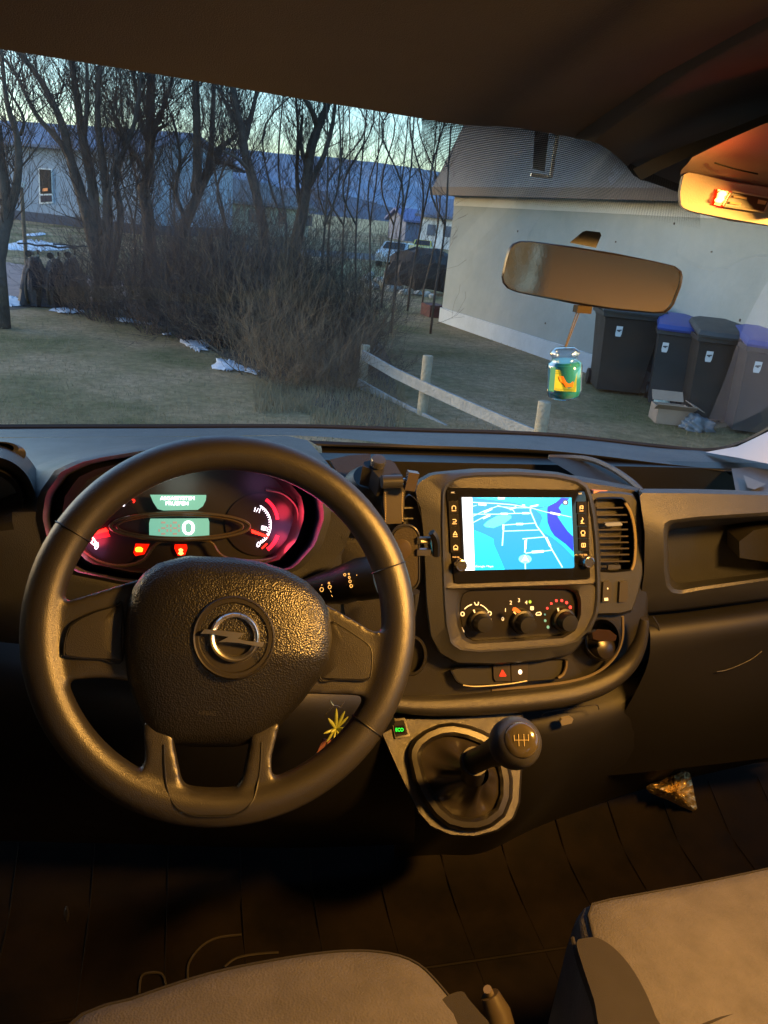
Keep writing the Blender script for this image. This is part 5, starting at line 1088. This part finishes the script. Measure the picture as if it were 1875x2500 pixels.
# ---------------- cars
def car(x, y, Y, L, col, label, rz, s=1.0):
    p = gr(x, y); e = empty('parked_car', p, label, 'car', 'cars parked beyond the hedge')
    rot = Matrix.Rotation(rz, 3, 'Z'); prof = [(-2.1,.35),(-2.15,.75),(-1.95,.98),(-1.5,1.05),(-1.1,1.42),(.6,1.46),(1.2,1.02),(1.95,.88),(2.12,.6),(2.1,.35)]
    V = []
    for sy in (-.84,-.70,.70,.84):
        for (a, z) in prof:
            w = sy*(.84 if z > 1.1 else 1)*(1 if abs(sy) > .8 else 1.0); zz = z if abs(sy) < .8 else z*.97+.01
            V.append(p+rot @ Vector((a*s, w*s, zz*s)))
    n_ = len(prof); Fc = [(r*n_+j, r*n_+(j+1)%n_, (r+1)*n_+(j+1)%n_, (r+1)*n_+j) for r in range(3) for j in range(n_)]+[tuple(range(n_)), tuple(range(3*n_,4*n_))[::-1]]
    mesh('body', V, Fc, M('car paint '+label[:5], col, .25, coat=.5), e, sharp=25)
    for sy in (-.86,.86):
        q = [(-1.35,1.02),(-1.05,1.36),(.52,1.38),(.98,1.0)]; A = [p+rot @ Vector((a*s, sy*(.92 if z > 1.1 else 1.0)*s, z*s)) for a, z in q]
        mesh('side_window', A, [(0,1,2,3)], M('car glass', (.02,.025,.03), .08), e)
    mesh('windscreen', [p+rot @ Vector((a*s, w*s, z*s)) for a, w, z in ((.66,-.6,1.43),(.66,.6,1.43),(1.18,.68,1.06),(1.18,-.68,1.06))], [(0,1,2,3)], M('car glass', (.02,.025,.03), .08), e)
    for a in (-1.3,1.3):
        for sy in (-.8,.8):
            w = MB().lathe(p+rot @ Vector((a*s, sy*s-.08, .32*s)), rot @ Vector((0,1,0)), [(.2*s,0),(.32*s,.0),(.32*s,.18),(.2*s,.18)], 18).build('wheel', dark, e)
            MB().lathe(p+rot @ Vector((a*s, sy*s*1.01, .32*s)), rot @ Vector((0,1 if sy > 0 else -1,0)), [(.19*s,.0),(.17*s,.02)], 12).build('rim', satin, w)
    for sy in (-.6,.6): MB().box(p+rot @ Vector((2.08*s, sy*s, .68*s)), (.06,.26,.12), rot).build('headlight', M('headlight glass', (.6,.6,.6), .1), e)
car(968, 652, 30, 4, (.45,.52,.56), 'silver car parked beyond the trees at the hedge gap', R_(-118), .66)
car(1030, 628, 36, 4, (.60,.45,.06), 'yellow car parked behind the silver one near the cottage', R_(250), .62)
# heap of dark tyres and scrap beside garage, white wheel
random.seed(9)
tp = gr(1030,715)
th = empty('scrap_trailer', tp, 'dark old farm trailer with a pale wheel hub beside the garage corner', 'trailer')
mb = MB(); V = []
N = 26
for i in range(5):
    for j in range(N):
        a = 2*math.pi*j/N; r = (1.0,1.05,.95,.75,.35)[i]*(1+rnd(-.18,.18)); V.append(tp+Vector((1.0*r*math.cos(a), .6*r*math.sin(a), (.15,.45,.8,1.02,1.12)[i]+rnd(-.06,.06))))
mesh('load', V, [(i*N+j, i*N+(j+1)%N, (i+1)*N+(j+1)%N, (i+1)*N+j) for i in range(4) for j in range(N)]+[tuple(4*N+j for j in range(N))], M('dark tarpaulin', (.035,.028,.026), .8, bump=.6, bscale=6), th, sharp=15)
for (dx, dy, r) in ((.70,-.62,.42),):
    c_ = tp+Vector((dx,dy,r)); w = MB().lathe(c_, Vector((-.35,-1,0)), [(r*.55,-.05),(r*.9,-.08),(r,-.02),(r,.12),(r*.9,.16),(r*.5,.14)], 28).build('wheel', M('old tyre', (.018,.017,.017), .8, bump=.5, bscale=20), th)
    MB().lathe(c_, Vector((-.35,-1,0)), [(r*.50,.10),(r*.42,.15),(r*.15,.17)], 20).build('hub', M('pale hub', (.42,.42,.48), .6), w)
# white stones along the edge
random.seed(21)
sm_ = M('pale stone', (.36,.36,.33), .9, bump=.6, bscale=20, var=.3, vscale=5)
for i, (x, y, s) in enumerate([(896,690,.20),(912,706,.16),(925,688,.14),(940,700,.20),(952,712,.16),(968,712,.18),(985,720,.14),(1004,716,.17),(1020,722,.12),(1042,724,.12),(1055,728,.10),(905,675,.14),(946,684,.16)]):
    p = gr(x, y); bm = bmesh.new(); bmesh.ops.create_icosphere(bm, subdivisions=2, radius=s)
    for v in bm.verts: v.co *= rnd(.8,1.15); v.co.z *= .75
    V = [v.co+p+Vector((0,0,s*.4)) for v in bm.verts]; Fc = [tuple(v.index for v in f.verts) for f in bm.faces]; bm.free()
    o = mesh('stone', V, Fc, sm_, None, sharp=30); tag(o, 'pale fieldstone in the row between hedge and garage corner', 'stone', 'row of pale fieldstones')
# red box against the garage
q = gr(1056,772); q2 = gr(1072,780); mb = MB(); d = (q2-q).normalized()
rb = MB().box((q+q2)/2+Vector((.0,.25,.12)), (.34,.5,.24), Matrix.Rotation(.1,3,'Z')).build('planter_box', M('red wood', (.08,.02,.022), .8, bump=.4, bscale=20, var=.2), None)
tag(rb, 'low dark red wooden box against the garage corner', 'box')
MB().box((q+q2)/2+Vector((.02,.25,.345)), (.36,.44,.02), Matrix.Rotation(.1,3,'Z')).build('soil', litter, rb) if False else None
# ---------------- fence
wood = M('weathered wood', (.36,.31,.22), .85, bump=.7, bscale=35, col2=(.26,.22,.16), vscale=9)
railm = M('grey weathered rail', (.34,.33,.31), .85, bump=.7, bscale=35, col2=(.24,.24,.23), vscale=7)
fe = empty('fence', gr(1030,1010), 'low two-rail fence of grey boards on short round posts in front of the garage', 'fence')
def post(xb, yb, xt, yt, r, Y=None, lab=None):
    b_ = gr(xb, yb) if Y is None else at(xb, yb, Y); b_.z = 0; d = ray(xt, yt); t = b_.y/d.y; top_ = CAM+d*t; top_ = Vector((b_.x*.3+top_.x*.7, b_.y, top_.z))
    mb = MB().tube([Vector((b_.x, b_.y, -.05)), b_.lerp(top_, .6), top_-Vector((0,0,.008)), top_], [r*1.03, r, r, r*.88], 14)
    o = mb.build('post', wood, fe, sharp=50); return b_, top_
p1 = post(884,945,893,842,.05); p2 = post(1030,1012,1045,868,.052); p3 = post(1310,1120,1329,980,.055)
def rail(L, w, t=.028):
    P = [at(*q) for q in L]; V = []
    for i, p in enumerate(P):
        a = P[max(0,i-1)]; b_ = P[min(len(P)-1,i+1)]; d = (b_-a); d.z = 0; d.normalize(); nn = Vector((d.y,-d.x,0)); nn = nn if nn.y < 0 else -nn
        for (dz, s) in ((w/2,0),(w/2,t),(-w/2,t),(-w/2,0)): V.append(p+Vector((0,0,dz))+nn*s)
    n_ = len(P); Fc = [(i*4+j, i*4+(j+1)%4, (i+1)*4+(j+1)%4, (i+1)*4+j) for i in range(n_-1) for j in range(4)]+[(0,1,2,3), ((n_-1)*4+3,(n_-1)*4+2,(n_-1)*4+1,(n_-1)*4)]
    return mesh('rail', V, Fc, railm, fe, sharp=30)
y1, y2, y3 = p1[0].y-.08, p2[0].y-.08, p3[0].y+.12
print('posts', p1, p2, p3)
rail([(888,866,y1),(965,910,(y1+y2)/2),(1041,946,y2),(1150,995,y2-.5),(1310,1064,y3),(1480,1140,y3-.5)], .105)
rail([(876,934,y1),(960,982,(y1+y2)/2),(1040,1022,y2),(1110,1060,y2-.4),(1250,1130,y3)], .10)
# ---------------- wheelie bins
def bin_(xb, yb, lidm, bodym, rz, label, s=1.0, w=.56, h=.98):
    p = gr(xb, yb); e = empty('wheelie_bin', p, label, 'bin', 'wheelie bins in a row against the garage'); rot = Matrix.Rotation(rz, 3, 'Z'); dpt = .68
    T = lambda x, y, z: p+rot @ Vector((x*s, y*s, z*s))
    V = []; lv = [(.78,.04),(.82,.3),(.96,.86),(1.0,.90),(1.08,.91),(1.08,.96)]
    for k_, z in lv:
        for (a, b_) in ((-1,-1),(1,-1),(1,1),(-1,1)): V.append(T(a*w/2*k_, b_*dpt/2*k_, z*h))
    Fc = [(r*4+j, r*4+(j+1)%4, (r+1)*4+(j+1)%4, (r+1)*4+j) for r in range(len(lv)-1) for j in range(4)]+[(3,2,1,0), tuple((len(lv)-1)*4+j for j in range(4))]
    bd = mesh('body', V, Fc, bodym, e, sharp=20)
    V = []; lv = [(1.10,.96,0),(1.12,.985,0),(1.06,1.03,0),(.8,1.06,0)]
    for k_, z, _ in lv:
        for (a, b_) in ((-1,-1),(-.5,-1.08),(.5,-1.08),(1,-1),(1,1),(-1,1)): V.append(T(a*w/2*k_, b_*dpt/2*k_, z*h+(b_+1)*.035))
    Fc = [(r*6+j, r*6+(j+1)%6, (r+1)*6+(j+1)%6, (r+1)*6+j) for r in range(3) for j in range(6)]+[tuple(range(6))[::-1], tuple(18+j for j in range(6))]
    mesh('lid', V, Fc, lidm, e, sharp=25)
    MB().tube([T(-w/2*1.0, dpt/2*1.12, .97*h), T(w/2, dpt/2*1.12, .97*h)], .015, 8).build('handle', bodym, e)
    for a in (-1,1): MB().lathe(T(a*w/2*.82, dpt/2*.8, .1), rot @ Vector((1,0,0)), [(.06,-.025),(.10,-.025),(.10,.025),(.06,.025)], 20).build('wheel', dark, e)
    kx = .93
    def fr3(u, z, o_=.006): k2 = .82+(.96-.82)*(z-.3)/.56; return T(u, -dpt/2*k2-o_, z*h)
    u0 = -.14; st_ = mesh('sticker', [fr3(u0-.028,.69), fr3(u0+.028,.69), fr3(u0+.036,.72), fr3(u0+.036,.81), fr3(u0-.036,.81), fr3(u0-.036,.72)], [(0,1,2,3,4,5)], M('pale sticker', (.60,.66,.72), .5), bd, smooth=False)
    mesh('sticker_mark', [fr3(u0-.03,.745,.009), fr3(u0+.03,.745,.009), fr3(u0+.032,.765,.009), fr3(u0-.032,.765,.009)], [(0,1,2,3)], M('sticker print', (.04,.05,.07), .5), st_, smooth=False) if False else None
    mk = MB(); mk.add([fr3(u0-.026,.752,.009), fr3(u0+.026,.76,.009), fr3(u0+.026,.775,.009), fr3(u0-.026,.767,.009)], [(0,1,2,3)]); mk.add([fr3(u0-.010,.745,.009), fr3(u0+.012,.745,.009), fr3(u0+.012,.756,.009), fr3(u0-.010,.756,.009)], [(0,1,2,3)])
    mk.build('sticker_mark', M('sticker print', (.04,.05,.07), .5), st_, smooth=False)
    return e
bb = M('black lid plastic', (.035,.040,.042), .5, bump=.3, bscale=60, var=.2); blu = M('blue lid plastic', (.02,.045,.24), .35, bump=.2, bscale=60)
bk_ = M('brown-black bin plastic', (.024,.020,.017), .55, bump=.3, bscale=80, var=.2); gy = M('grey bin plastic', (.027,.029,.032), .55, bump=.3, bscale=80, var=.2)
bin_(1497, 952, bb, bk_, R_(-18), 'large black wheelie bin with a black lid, leftmost in the row by the garage', 1.05, .66)
bin_(1618, 985, blu, gy, R_(-30), 'grey wheelie bin with a blue lid beside the large black bin', .95, .50)
bin_(1712, 1018, bb, bk_, R_(-25), 'dark brown wheelie bin with a black lid between the two blue-lidded ones', .98, .56)
bin_(1822, 1050, blu, gy, R_(-25), 'grey wheelie bin with a blue lid at the right end of the row', .98, .56)
# cardboard box with rubbish
cbm = M('cardboard', (.36,.26,.19), .85, bump=.3, bscale=30, var=.12)
P = gr(1632, 1030); e = empty('cardboard_box', P, 'open flattened cardboard box lying in front of the bins', 'cardboard box'); rot = Matrix.Rotation(R_(-18), 3, 'Z')
mb = MB()
for (c_, sz) in (((0,-.16,.09),(.36,.01,.17)),((0,.16,.09),(.36,.01,.17)),((-.18,0,.09),(.01,.32,.17)),((.18,0,.09),(.01,.32,.17)),((0,0,.008),(.36,.32,.01))): mb.box(P+rot @ Vector(c_), sz, rot)
mb.build('body', cbm, e)
for (c_, sz, an, ax_) in (((-.02,-.22,.20),(.42,.16,.006),-.5,'X'),((.24,0,.20),(.14,.32,.006),.4,'Y'),((0,.24,.24),(.34,.14,.006),.7,'X')):
    MB().box(P+rot @ Vector(c_), sz, rot @ Matrix.Rotation(an, 3, ax_)).build('flap', cbm, e)
random.seed(31)
def crumple(name, P, sx, sy, sz, mat, label, cat, seed):
    random.seed(seed); bm = bmesh.new(); bmesh.ops.create_icosphere(bm, subdivisions=4, radius=1)
    V = []
    for v in bm.verts:
        k_ = rnd(.96,1.04)+.15*math.sin(v.co.x*6+seed)+.12*math.sin(v.co.y*9)+.10*math.sin(v.co.z*13+v.co.x*11)+.07*abs(math.sin(v.co.x*19+v.co.y*15+seed)); V.append(P+Vector((v.co.x*sx*k_, v.co.y*sy*k_, max(-.2, v.co.z)*sz*k_+sz*.2)))
    Fc = [tuple(v.index for v in f.verts) for f in bm.faces]; bm.free(); o = mesh(name, V, Fc, mat, None, sharp=0); tag(o, label, cat)
crumple('plastic_bag', gr(1695,1048), .16, .14, .12, M('grey plastic film', (.10,.13,.16), .35), 'crumpled grey plastic bag on the ground right of the cardboard box', 'bag', 3)
crumple('packing_paper', gr(1720,1020), .16, .12, .14, M('brown paper', (.32,.24,.19), .8), 'crumpled brown packing paper behind the cardboard box', 'paper', 7)
crumple('packing_foam', gr(1612,1000), .10, .07, .10, M('white foam', (.45,.50,.42), .8), 'pale piece of packing foam behind the cardboard box', 'foam', 12)
# ---------------- lamp pole & bicycles
pp = gr(68, 690); pe = empty('lamp_post', pp, 'thin wooden garden post with a small white box lamp near the bicycles', 'post')
tpz = at(64,452,pp.y); MB().tube([pp, Vector((pp.x, pp.y, tpz.z))], .035, 8).build('pole', M('post wood', (.16,.12,.08), .8), pe)
MB().box(Vector((pp.x-.04, pp.y, tpz.z+.0)), (.20,.14,.09)).build('lamp_box', M('white lamp box', (.65,.65,.62), .5), pe)
def bike(x, yb, yt, seed, label, sx=1.0, cover=True):
    p = gr(x, yb); h = at(x, yt, p.y).z; random.seed(seed); e = empty('bicycle', p, label, 'bicycle', 'bicycles parked side by side under the tree'); k = h/1.08
    T = lambda a, b_, c_: p+Vector((a, b_, c_*k)); fm = M('bike frame', (.015,.018,.022), .3)
    for b_ in (0, 1.02):
        pts = [T(0, b_+.33*math.cos(a), .34+.33*math.sin(a)) for a in [2*math.pi*i/28 for i in range(28)]]
        w = MB().tube(pts, .022, 7, closed=True).build('wheel', M('bike tyre', (.012,.012,.012), .7), e)
        sp_ = MB()
        for i in range(10): sp_.tube([T(0, b_, .34), pts[int(i*2.8)]], .0015, 3)
        sp_.build('spokes', satin, w)
    mb = MB()
    for a, b_ in (((0,0,.34),(0,.42,.30)),((0,.42,.30),(0,.22,.82)),((0,.22,.78),(0,.85,.86)),((0,.42,.30),(0,.87,.74)),((0,0,.34),(0,.24,.74)),((0,1.02,.34),(0,.84,.96))): mb.tube([T(*a), T(*b_)], .017, 7)
    mb.build('frame', fm, e)
    MB().tube([T(-.33*sx,.82,1.06), T(-.15*sx,.86,1.07), T(0,.86,1.04), T(.15*sx,.86,1.07), T(.33*sx,.82,1.06)], .014, 7).build('handlebar', fm, e)
    MB().tube([T(0,.22,.80), T(0,.20,.93)], .013, 6).build('seat_post', satin, e)
    s_ = MB(); s_.tube([T(0,.05,.95), T(0,.15,.955), T(0,.35,.95)], [.05,.045,.018], 10); s_.build('saddle', M('saddle', (.012,.012,.014), .5), e)
    if cover:
        V = []; N = 24
        for (z, rx, ry) in ((.86,.05,.10),(.80,.09,.25),(.6,.14,.42),(.3,.19,.60),(.02,.24,.72)):
            for j in range(N):
                a = 2*math.pi*j/N; kk = 1+.12*math.sin(a*6+z*5+seed)+rnd(-.04,.04); V.append(T(rx*kk*math.cos(a), .45+ry*kk*math.sin(a), z))
        mesh('dark_cover', V, [(i*N+j, i*N+(j+1)%N, (i+1)*N+(j+1)%N, (i+1)*N+j) for i in range(4) for j in range(N)]+[tuple(range(N))], M('dark cover cloth', (.018,.018,.026), .8, bump=.4, bscale=15), e)
    return e
bike(76, 745, 603, 1, 'bicycle under dark cloth, leftmost of the three under the tree', .9)
bike(128, 748, 608, 2, 'bicycle under dark cloth in the middle with its small saddle showing', .9)
bike(170, 748, 605, 3, 'bicycle with pale seat post nearest the forked tree trunk, dark cloth over its wheels', 1.0)
#@@TREES
# ---------------- trees and shrubs
bark = M('bark', (.060,.048,.040), .9, bump=.9, bscale=18, col2=(.11,.085,.070), vscale=5)
bark2 = M('pale bark', (.10,.080,.065), .9, bump=.9, bscale=22, col2=(.055,.045,.038), vscale=6)
twigm = M('twigs', (.07,.053,.045), .9, var=.3, vscale=3)
def twig(mb, p, d, L, r, depth, rs, curve=.24, n=4, spread=.7, kids=3, up_=.15):
    pts = [p]; q = p.copy(); dd = d.normalized()
    for i in range(n):
        dd = (dd+Vector((rs.uniform(-1,1), rs.uniform(-1,1), rs.uniform(-.8,1)))*curve+Vector((0,0,up_*.4))).normalized(); q = q+dd*(L/n); pts.append(q.copy())
    rad = [max(.0016, r*(1-.8*i/n)) for i in range(n+1)]
    mb.tube(pts, rad, 4 if r > .012 else 3, cap=False)
    if depth > 0:
        for k_ in range(kids):
            i = rs.randint(1, n); nd = (dd+Vector((rs.uniform(-1,1), rs.uniform(-1,1), rs.uniform(-.5,1)))*spread).normalized()
            twig(mb, pts[i], nd, L*rs.uniform(.45,.8), rad[i]*.7, depth-1, rs, curve, max(2, n-1), spread, kids, up_)
def tree(name, stems, Y, label, seed, mat=bark, dens=5, tl=1.0, depth=3, tr=.020, cat='tree', group='bare trees along the hedge', tmin=.25, upb=.2, kids=3):
    rs = random.Random(seed); base_ = at(stems[0][0][0], stems[0][0][1], Y); gz = 0
    e = empty(name, Vector((base_.x, base_.y, 0)), label, cat, group)
    mb = MB(); cw = MB()
    for st in stems:
        r0, r1 = st[-1]; pts = st[:-1]; P = [at(x, y, Y+dy) for x, y, dy in [(q+(0,))[:3] for q in cr([tuple(q[:2]) for q in pts], 4)]] if len(pts) > 2 else [at(x, y, Y) for x, y in pts]
        off = rs.uniform(-.5,.5)*.0
        N = len(P); wob = rs.uniform(-.5,.5); P = [p+Vector((0, wob*(i/N)*1.2, 0)) for i, p in enumerate(P)] if st is not stems[0] else P
        if st is stems[0] and P[0].z > .02: P = [Vector((P[0].x, P[0].y, -.05))]+P; N += 1
        R2 = [(r0+(r1-r0)*i/(N-1))*(1+rs.uniform(-.08,.08)) for i in range(N)]
        mb.tube(P, R2, 9, cap=True)
        cnt = int(dens*N*.24)
        for k_ in range(cnt):
            i = rs.randint(max(1, int(N*tmin)), N-1); d = (P[i]-P[i-1]).normalized(); nd = (d*.5+Vector((rs.uniform(-1,1), rs.uniform(-.8,.8), rs.uniform(-.1,.8)))).normalized()
            twig(cw, P[i-1].lerp(P[i], rs.random()), nd, tl*rs.uniform(.4,1.1), min(tr*.5, R2[i]*.5), depth, rs, .22, 4, .8, kids, upb)
    mb.build('trunk', mat, e, sharp=0); cw.build('crown', twigm if mat is bark else twigm, e, sharp=0)
    return e
Yt = 14.0
tree('bare_tree', [[(250,735),(243,660),(225,580),(205,500),(175,400),(150,300),(95,190),(20,100),(.13,.03)],
  [(246,690),(232,560),(225,450),(200,330),(185,220),(160,60),(.11,.03)], [(252,690),(262,600),(262,480),(250,380),(240,270),(250,120),(.10,.03)],
  [(258,700),(285,600),(295,520),(285,450),(300,380),(330,300),(350,150),(.07,.025)], [(230,590),(262,530),(268,470),(290,380),(.05,.02)], [(180,410),(150,350),(90,280),(40,180),(-20,110),(.05,.015)], [(205,330),(215,250),(215,120),(.05,.015)]],
  13.5, 'many-stemmed bare tree with a thick base just right of the bicycles', 1, dens=7, tl=1.0, depth=3, tr=.022)
tree('bare_tree', [[(368,720),(366,620),(360,520),(350,462),(362,430),(366,330),(368,220),(375,60),(.13,.06)], [(362,440),(330,380),(300,330),(270,250),(.05,.02)], [(368,330),(400,260),(430,150),(.05,.02)], [(364,400),(380,330),(410,310),(.05,.02)], [(366,360),(345,300),(330,200),(310,100),(.05,.02)]],
  14.5, 'bare tree with a knobbly burr halfway up its straight trunk', 2, dens=9, tl=1.1, depth=3, tr=.022)
tree('bare_tree', [[(418,700),(425,620),(455,540),(490,460),(520,395),(540,360),(580,330),(.12,.03)], [(478,470),(482,400),(480,300),(478,180),(490,50),(.09,.035)], [(500,440),(515,360),(520,260),(525,140),(.06,.025)], [(520,395),(560,400),(600,420),(.04,.015)], [(455,540),(430,470),(440,380),(420,280),(.045,.015)]],
  14.0, 'bare tree leaning right and splitting into two uprights', 3, dens=7, tl=1.0, depth=3, tr=.02)
tree('bare_tree', [[(655,700),(650,640),(640,540),(620,450),(600,380),(590,320),(572,240),(560,120),(.095,.045)], [(610,420),(580,390),(545,372),(.035,.015)], [(596,350),(610,300),(630,220),(650,100),(.05,.02)], [(590,320),(560,270),(530,200),(.04,.015)]],
  13.0, 'slender pale-barked tree leaning left in the middle of the hedge', 4, mat=bark2, dens=7, tl=.9, depth=3, tr=.018)
tree('bare_tree', [[(712,700),(722,600),(742,500),(752,420),(760,360),(785,290),(800,250),(820,120),(.11,.045)], [(752,420),(735,350),(740,280),(.04,.02)], [(775,310),(750,260),(700,200),(.05,.02)], [(745,470),(790,380),(812,290),(818,200),(.05,.02)], [(735,520),(728,430),(735,330),(730,200),(.04,.015)]],
  13.2, 'bare tree with a kinked trunk nearest the open sky gap', 5, mat=bark2, dens=7, tl=.9, depth=3, tr=.018)
tree('bare_tree', [[(-6,640),(5,570),(18,520),(12,460),(2,400),(-10,300),(.10,.05)], [(18,520),(40,470),(52,400),(50,330),(30,250),(20,120),(.06,.02)], [(50,330),(60,290),(30,230),(0,180),(.02,.01)]],
  11.0, 'forked bare tree cut by the left edge of the windscreen', 6, dens=6, tl=.8, depth=3, tr=.018)
rs = random.Random(77)
slim = [(800,690,.03,'second'),(835,700,.035,''),(868,705,.03,''),(905,700,.03,''),(935,690,.032,''),(965,690,.03,''),(1000,695,.035,''),(1035,690,.03,''),(1062,700,.03,''),(780,700,.03,''),(690,690,.03,''),(545,690,.035,''),(450,690,.03,''),(330,680,.03,'')]
for i, (x, y, r, _) in enumerate(slim):
    lean = rs.uniform(-10,25)+(x-700)*.11; top_ = (x+lean*1.4, 130+rs.uniform(-40,60)); m1 = (x+lean*.4+rs.uniform(-14,14), 550); m2 = (x+lean*.8+rs.uniform(-16,16), 400)
    st2 = [(m1[0], m1[1]), (m1[0]+rs.uniform(-40,40), 450), (m1[0]+rs.uniform(-60,70), 300), (m1[0]+rs.uniform(-70,90), 180), (r*.6,.01)]
    tree('sapling', [[(x,y+15), m1, m2, top_, (r*.75,.009)], st2], 12.5+rs.uniform(0,5), 'thin upright bare sapling in the row of saplings between hedge trees and garage', 100+i, dens=9, tl=.75, depth=2, tr=.011, group='thin saplings in the hedge row', kids=3)
# dead branch lying across
def shrub(x, y, Y, w, h, n_, label, seed, mat, r=.010, L=None, lean=0, dep=2, kids=3, spread=.8):
    rs = random.Random(seed); c = at(x, y, Y); c.z = 0; mb = MB(); st = MB(); L = (L or h)*.6; n_ = int(n_*.7); r = r*.75
    e = empty('shrub', c, label, 'shrub', 'leafless shrubs along the hedge')
    for i in range(n_):
        a = rs.uniform(0, 2*math.pi); q = math.sqrt(rs.random())*w*.5; p = c+Vector((q*math.cos(a), q*math.sin(a)*.6, 0)); out_ = Vector((math.cos(a), math.sin(a)*.7, 0))*rs.uniform(.1,.9)*(q/w*2+.2)
        d = (Vector((lean*.3, 0, 1))+out_+Vector((rs.uniform(-.3,.3), rs.uniform(-.3,.3), 0))).normalized()
        twig(st if i % 6 == 0 else mb, p, d, L*rs.uniform(.45,1.1), r*rs.uniform(.5,1.0), dep, rs, .42, 6, spread, kids, .05)
    mb.build('twigs', mat, e, sharp=0); st.build('stems', mat, e, sharp=0); return e
dk = M('dark shrub twigs', (.055,.042,.040), .9, col2=(.085,.064,.058), vscale=1.5); br = M('brown shrub twigs', (.075,.056,.042), .9, col2=(.12,.09,.066), vscale=2); tan = M('tan shrub twigs', (.10,.075,.052), .9, col2=(.17,.13,.085), vscale=3)
shrub(300, 750, 12.9, 2.2, 1.3, 240, 'low dark shrub at the foot of the many-stemmed tree', 11, dk)
shrub(405, 775, 12.3, 2.2, 2.2, 420, 'dense dark shrub in the left half of the hedge', 12, dk)
shrub(505, 800, 11.4, 1.9, 2.2, 420, 'dense dark shrub mid-hedge above the larger snow patch', 13, dk)
shrub(600, 825, 10.8, 1.8, 2.3, 420, 'tall dark shrub behind the tan twiggy one', 14, dk)
shrub(700, 850, 10.6, 1.8, 2.1, 380, 'brown shrub below the kinked tree', 15, br)
shrub(640, 850, 10.3, 1.5, 1.9, 260, 'brown tangled shrub behind the larger snow patch', 21, br)
shrub(800, 850, 10.6, 1.4, 1.6, 300, 'brown shrub at the right end of the hedge', 16, br)
shrub(735, 925, 8.8, 1.5, 1.45, 170, 'tan shrub with arching branches at the front of the hedge', 17, tan, r=.010)
shrub(660, 890, 9.6, .8, 1.3, 60, 'low tan shrub with spreading side branches beside the snow', 18, tan, r=.010, lean=-1.5)
shrub(770, 960, 8.2, 1.0, .70, 170, 'low tan shrub next to the first fence post', 19, tan, r=.008)
shrub(860, 930, 9.2, 1.3, .45, 120, 'low sprawling twigs behind the fence', 20, br, r=.006, spread=1.2)
# dry grass tufts in front of the hedge
rs = random.Random(5); mb = MB()
for i in range(5200):
    x = rs.uniform(620, 990); y = rs.uniform(930, 1060) if x > 760 else rs.uniform(930, 1010); p = gr(x, y); h = rs.uniform(.04,.14); d = Vector((rs.uniform(-.5,.5), rs.uniform(-.5,.5), 1)).normalized()
    s = Vector((rs.uniform(-1,1), rs.uniform(-.3,.3), 0)).normalized()*.003; mb.add([p-s, p+s, p+d*h], [(0,1,2)])
o = mb.build('dry_grass', M('dry grass', (.26,.20,.12), .9, col2=(.18,.15,.09), vscale=2), None, smooth=False); tag(o, 'dry brown grass tufts at the foot of the hedge and fence', 'grass', kind='stuff')
mb = MB()
for i in range(14000):
    x = rs.uniform(-60, 1900); y = rs.uniform(770, 1100); p = gr(x, y); h = rs.uniform(.015,.05); d = Vector((rs.uniform(-.6,.6), rs.uniform(-.6,.6), 1)).normalized()
    s = Vector((rs.uniform(-1,1), rs.uniform(-.3,.3), 0)).normalized()*.003; mb.add([p-s, p+s, p+d*h], [(0,1,2)])
o = mb.build('short_grass', M('short grass', (.18,.16,.09), .9, col2=(.28,.21,.13), vscale=1), None, smooth=False); tag(o, 'short patchy winter grass covering the yard', 'grass', kind='stuff')
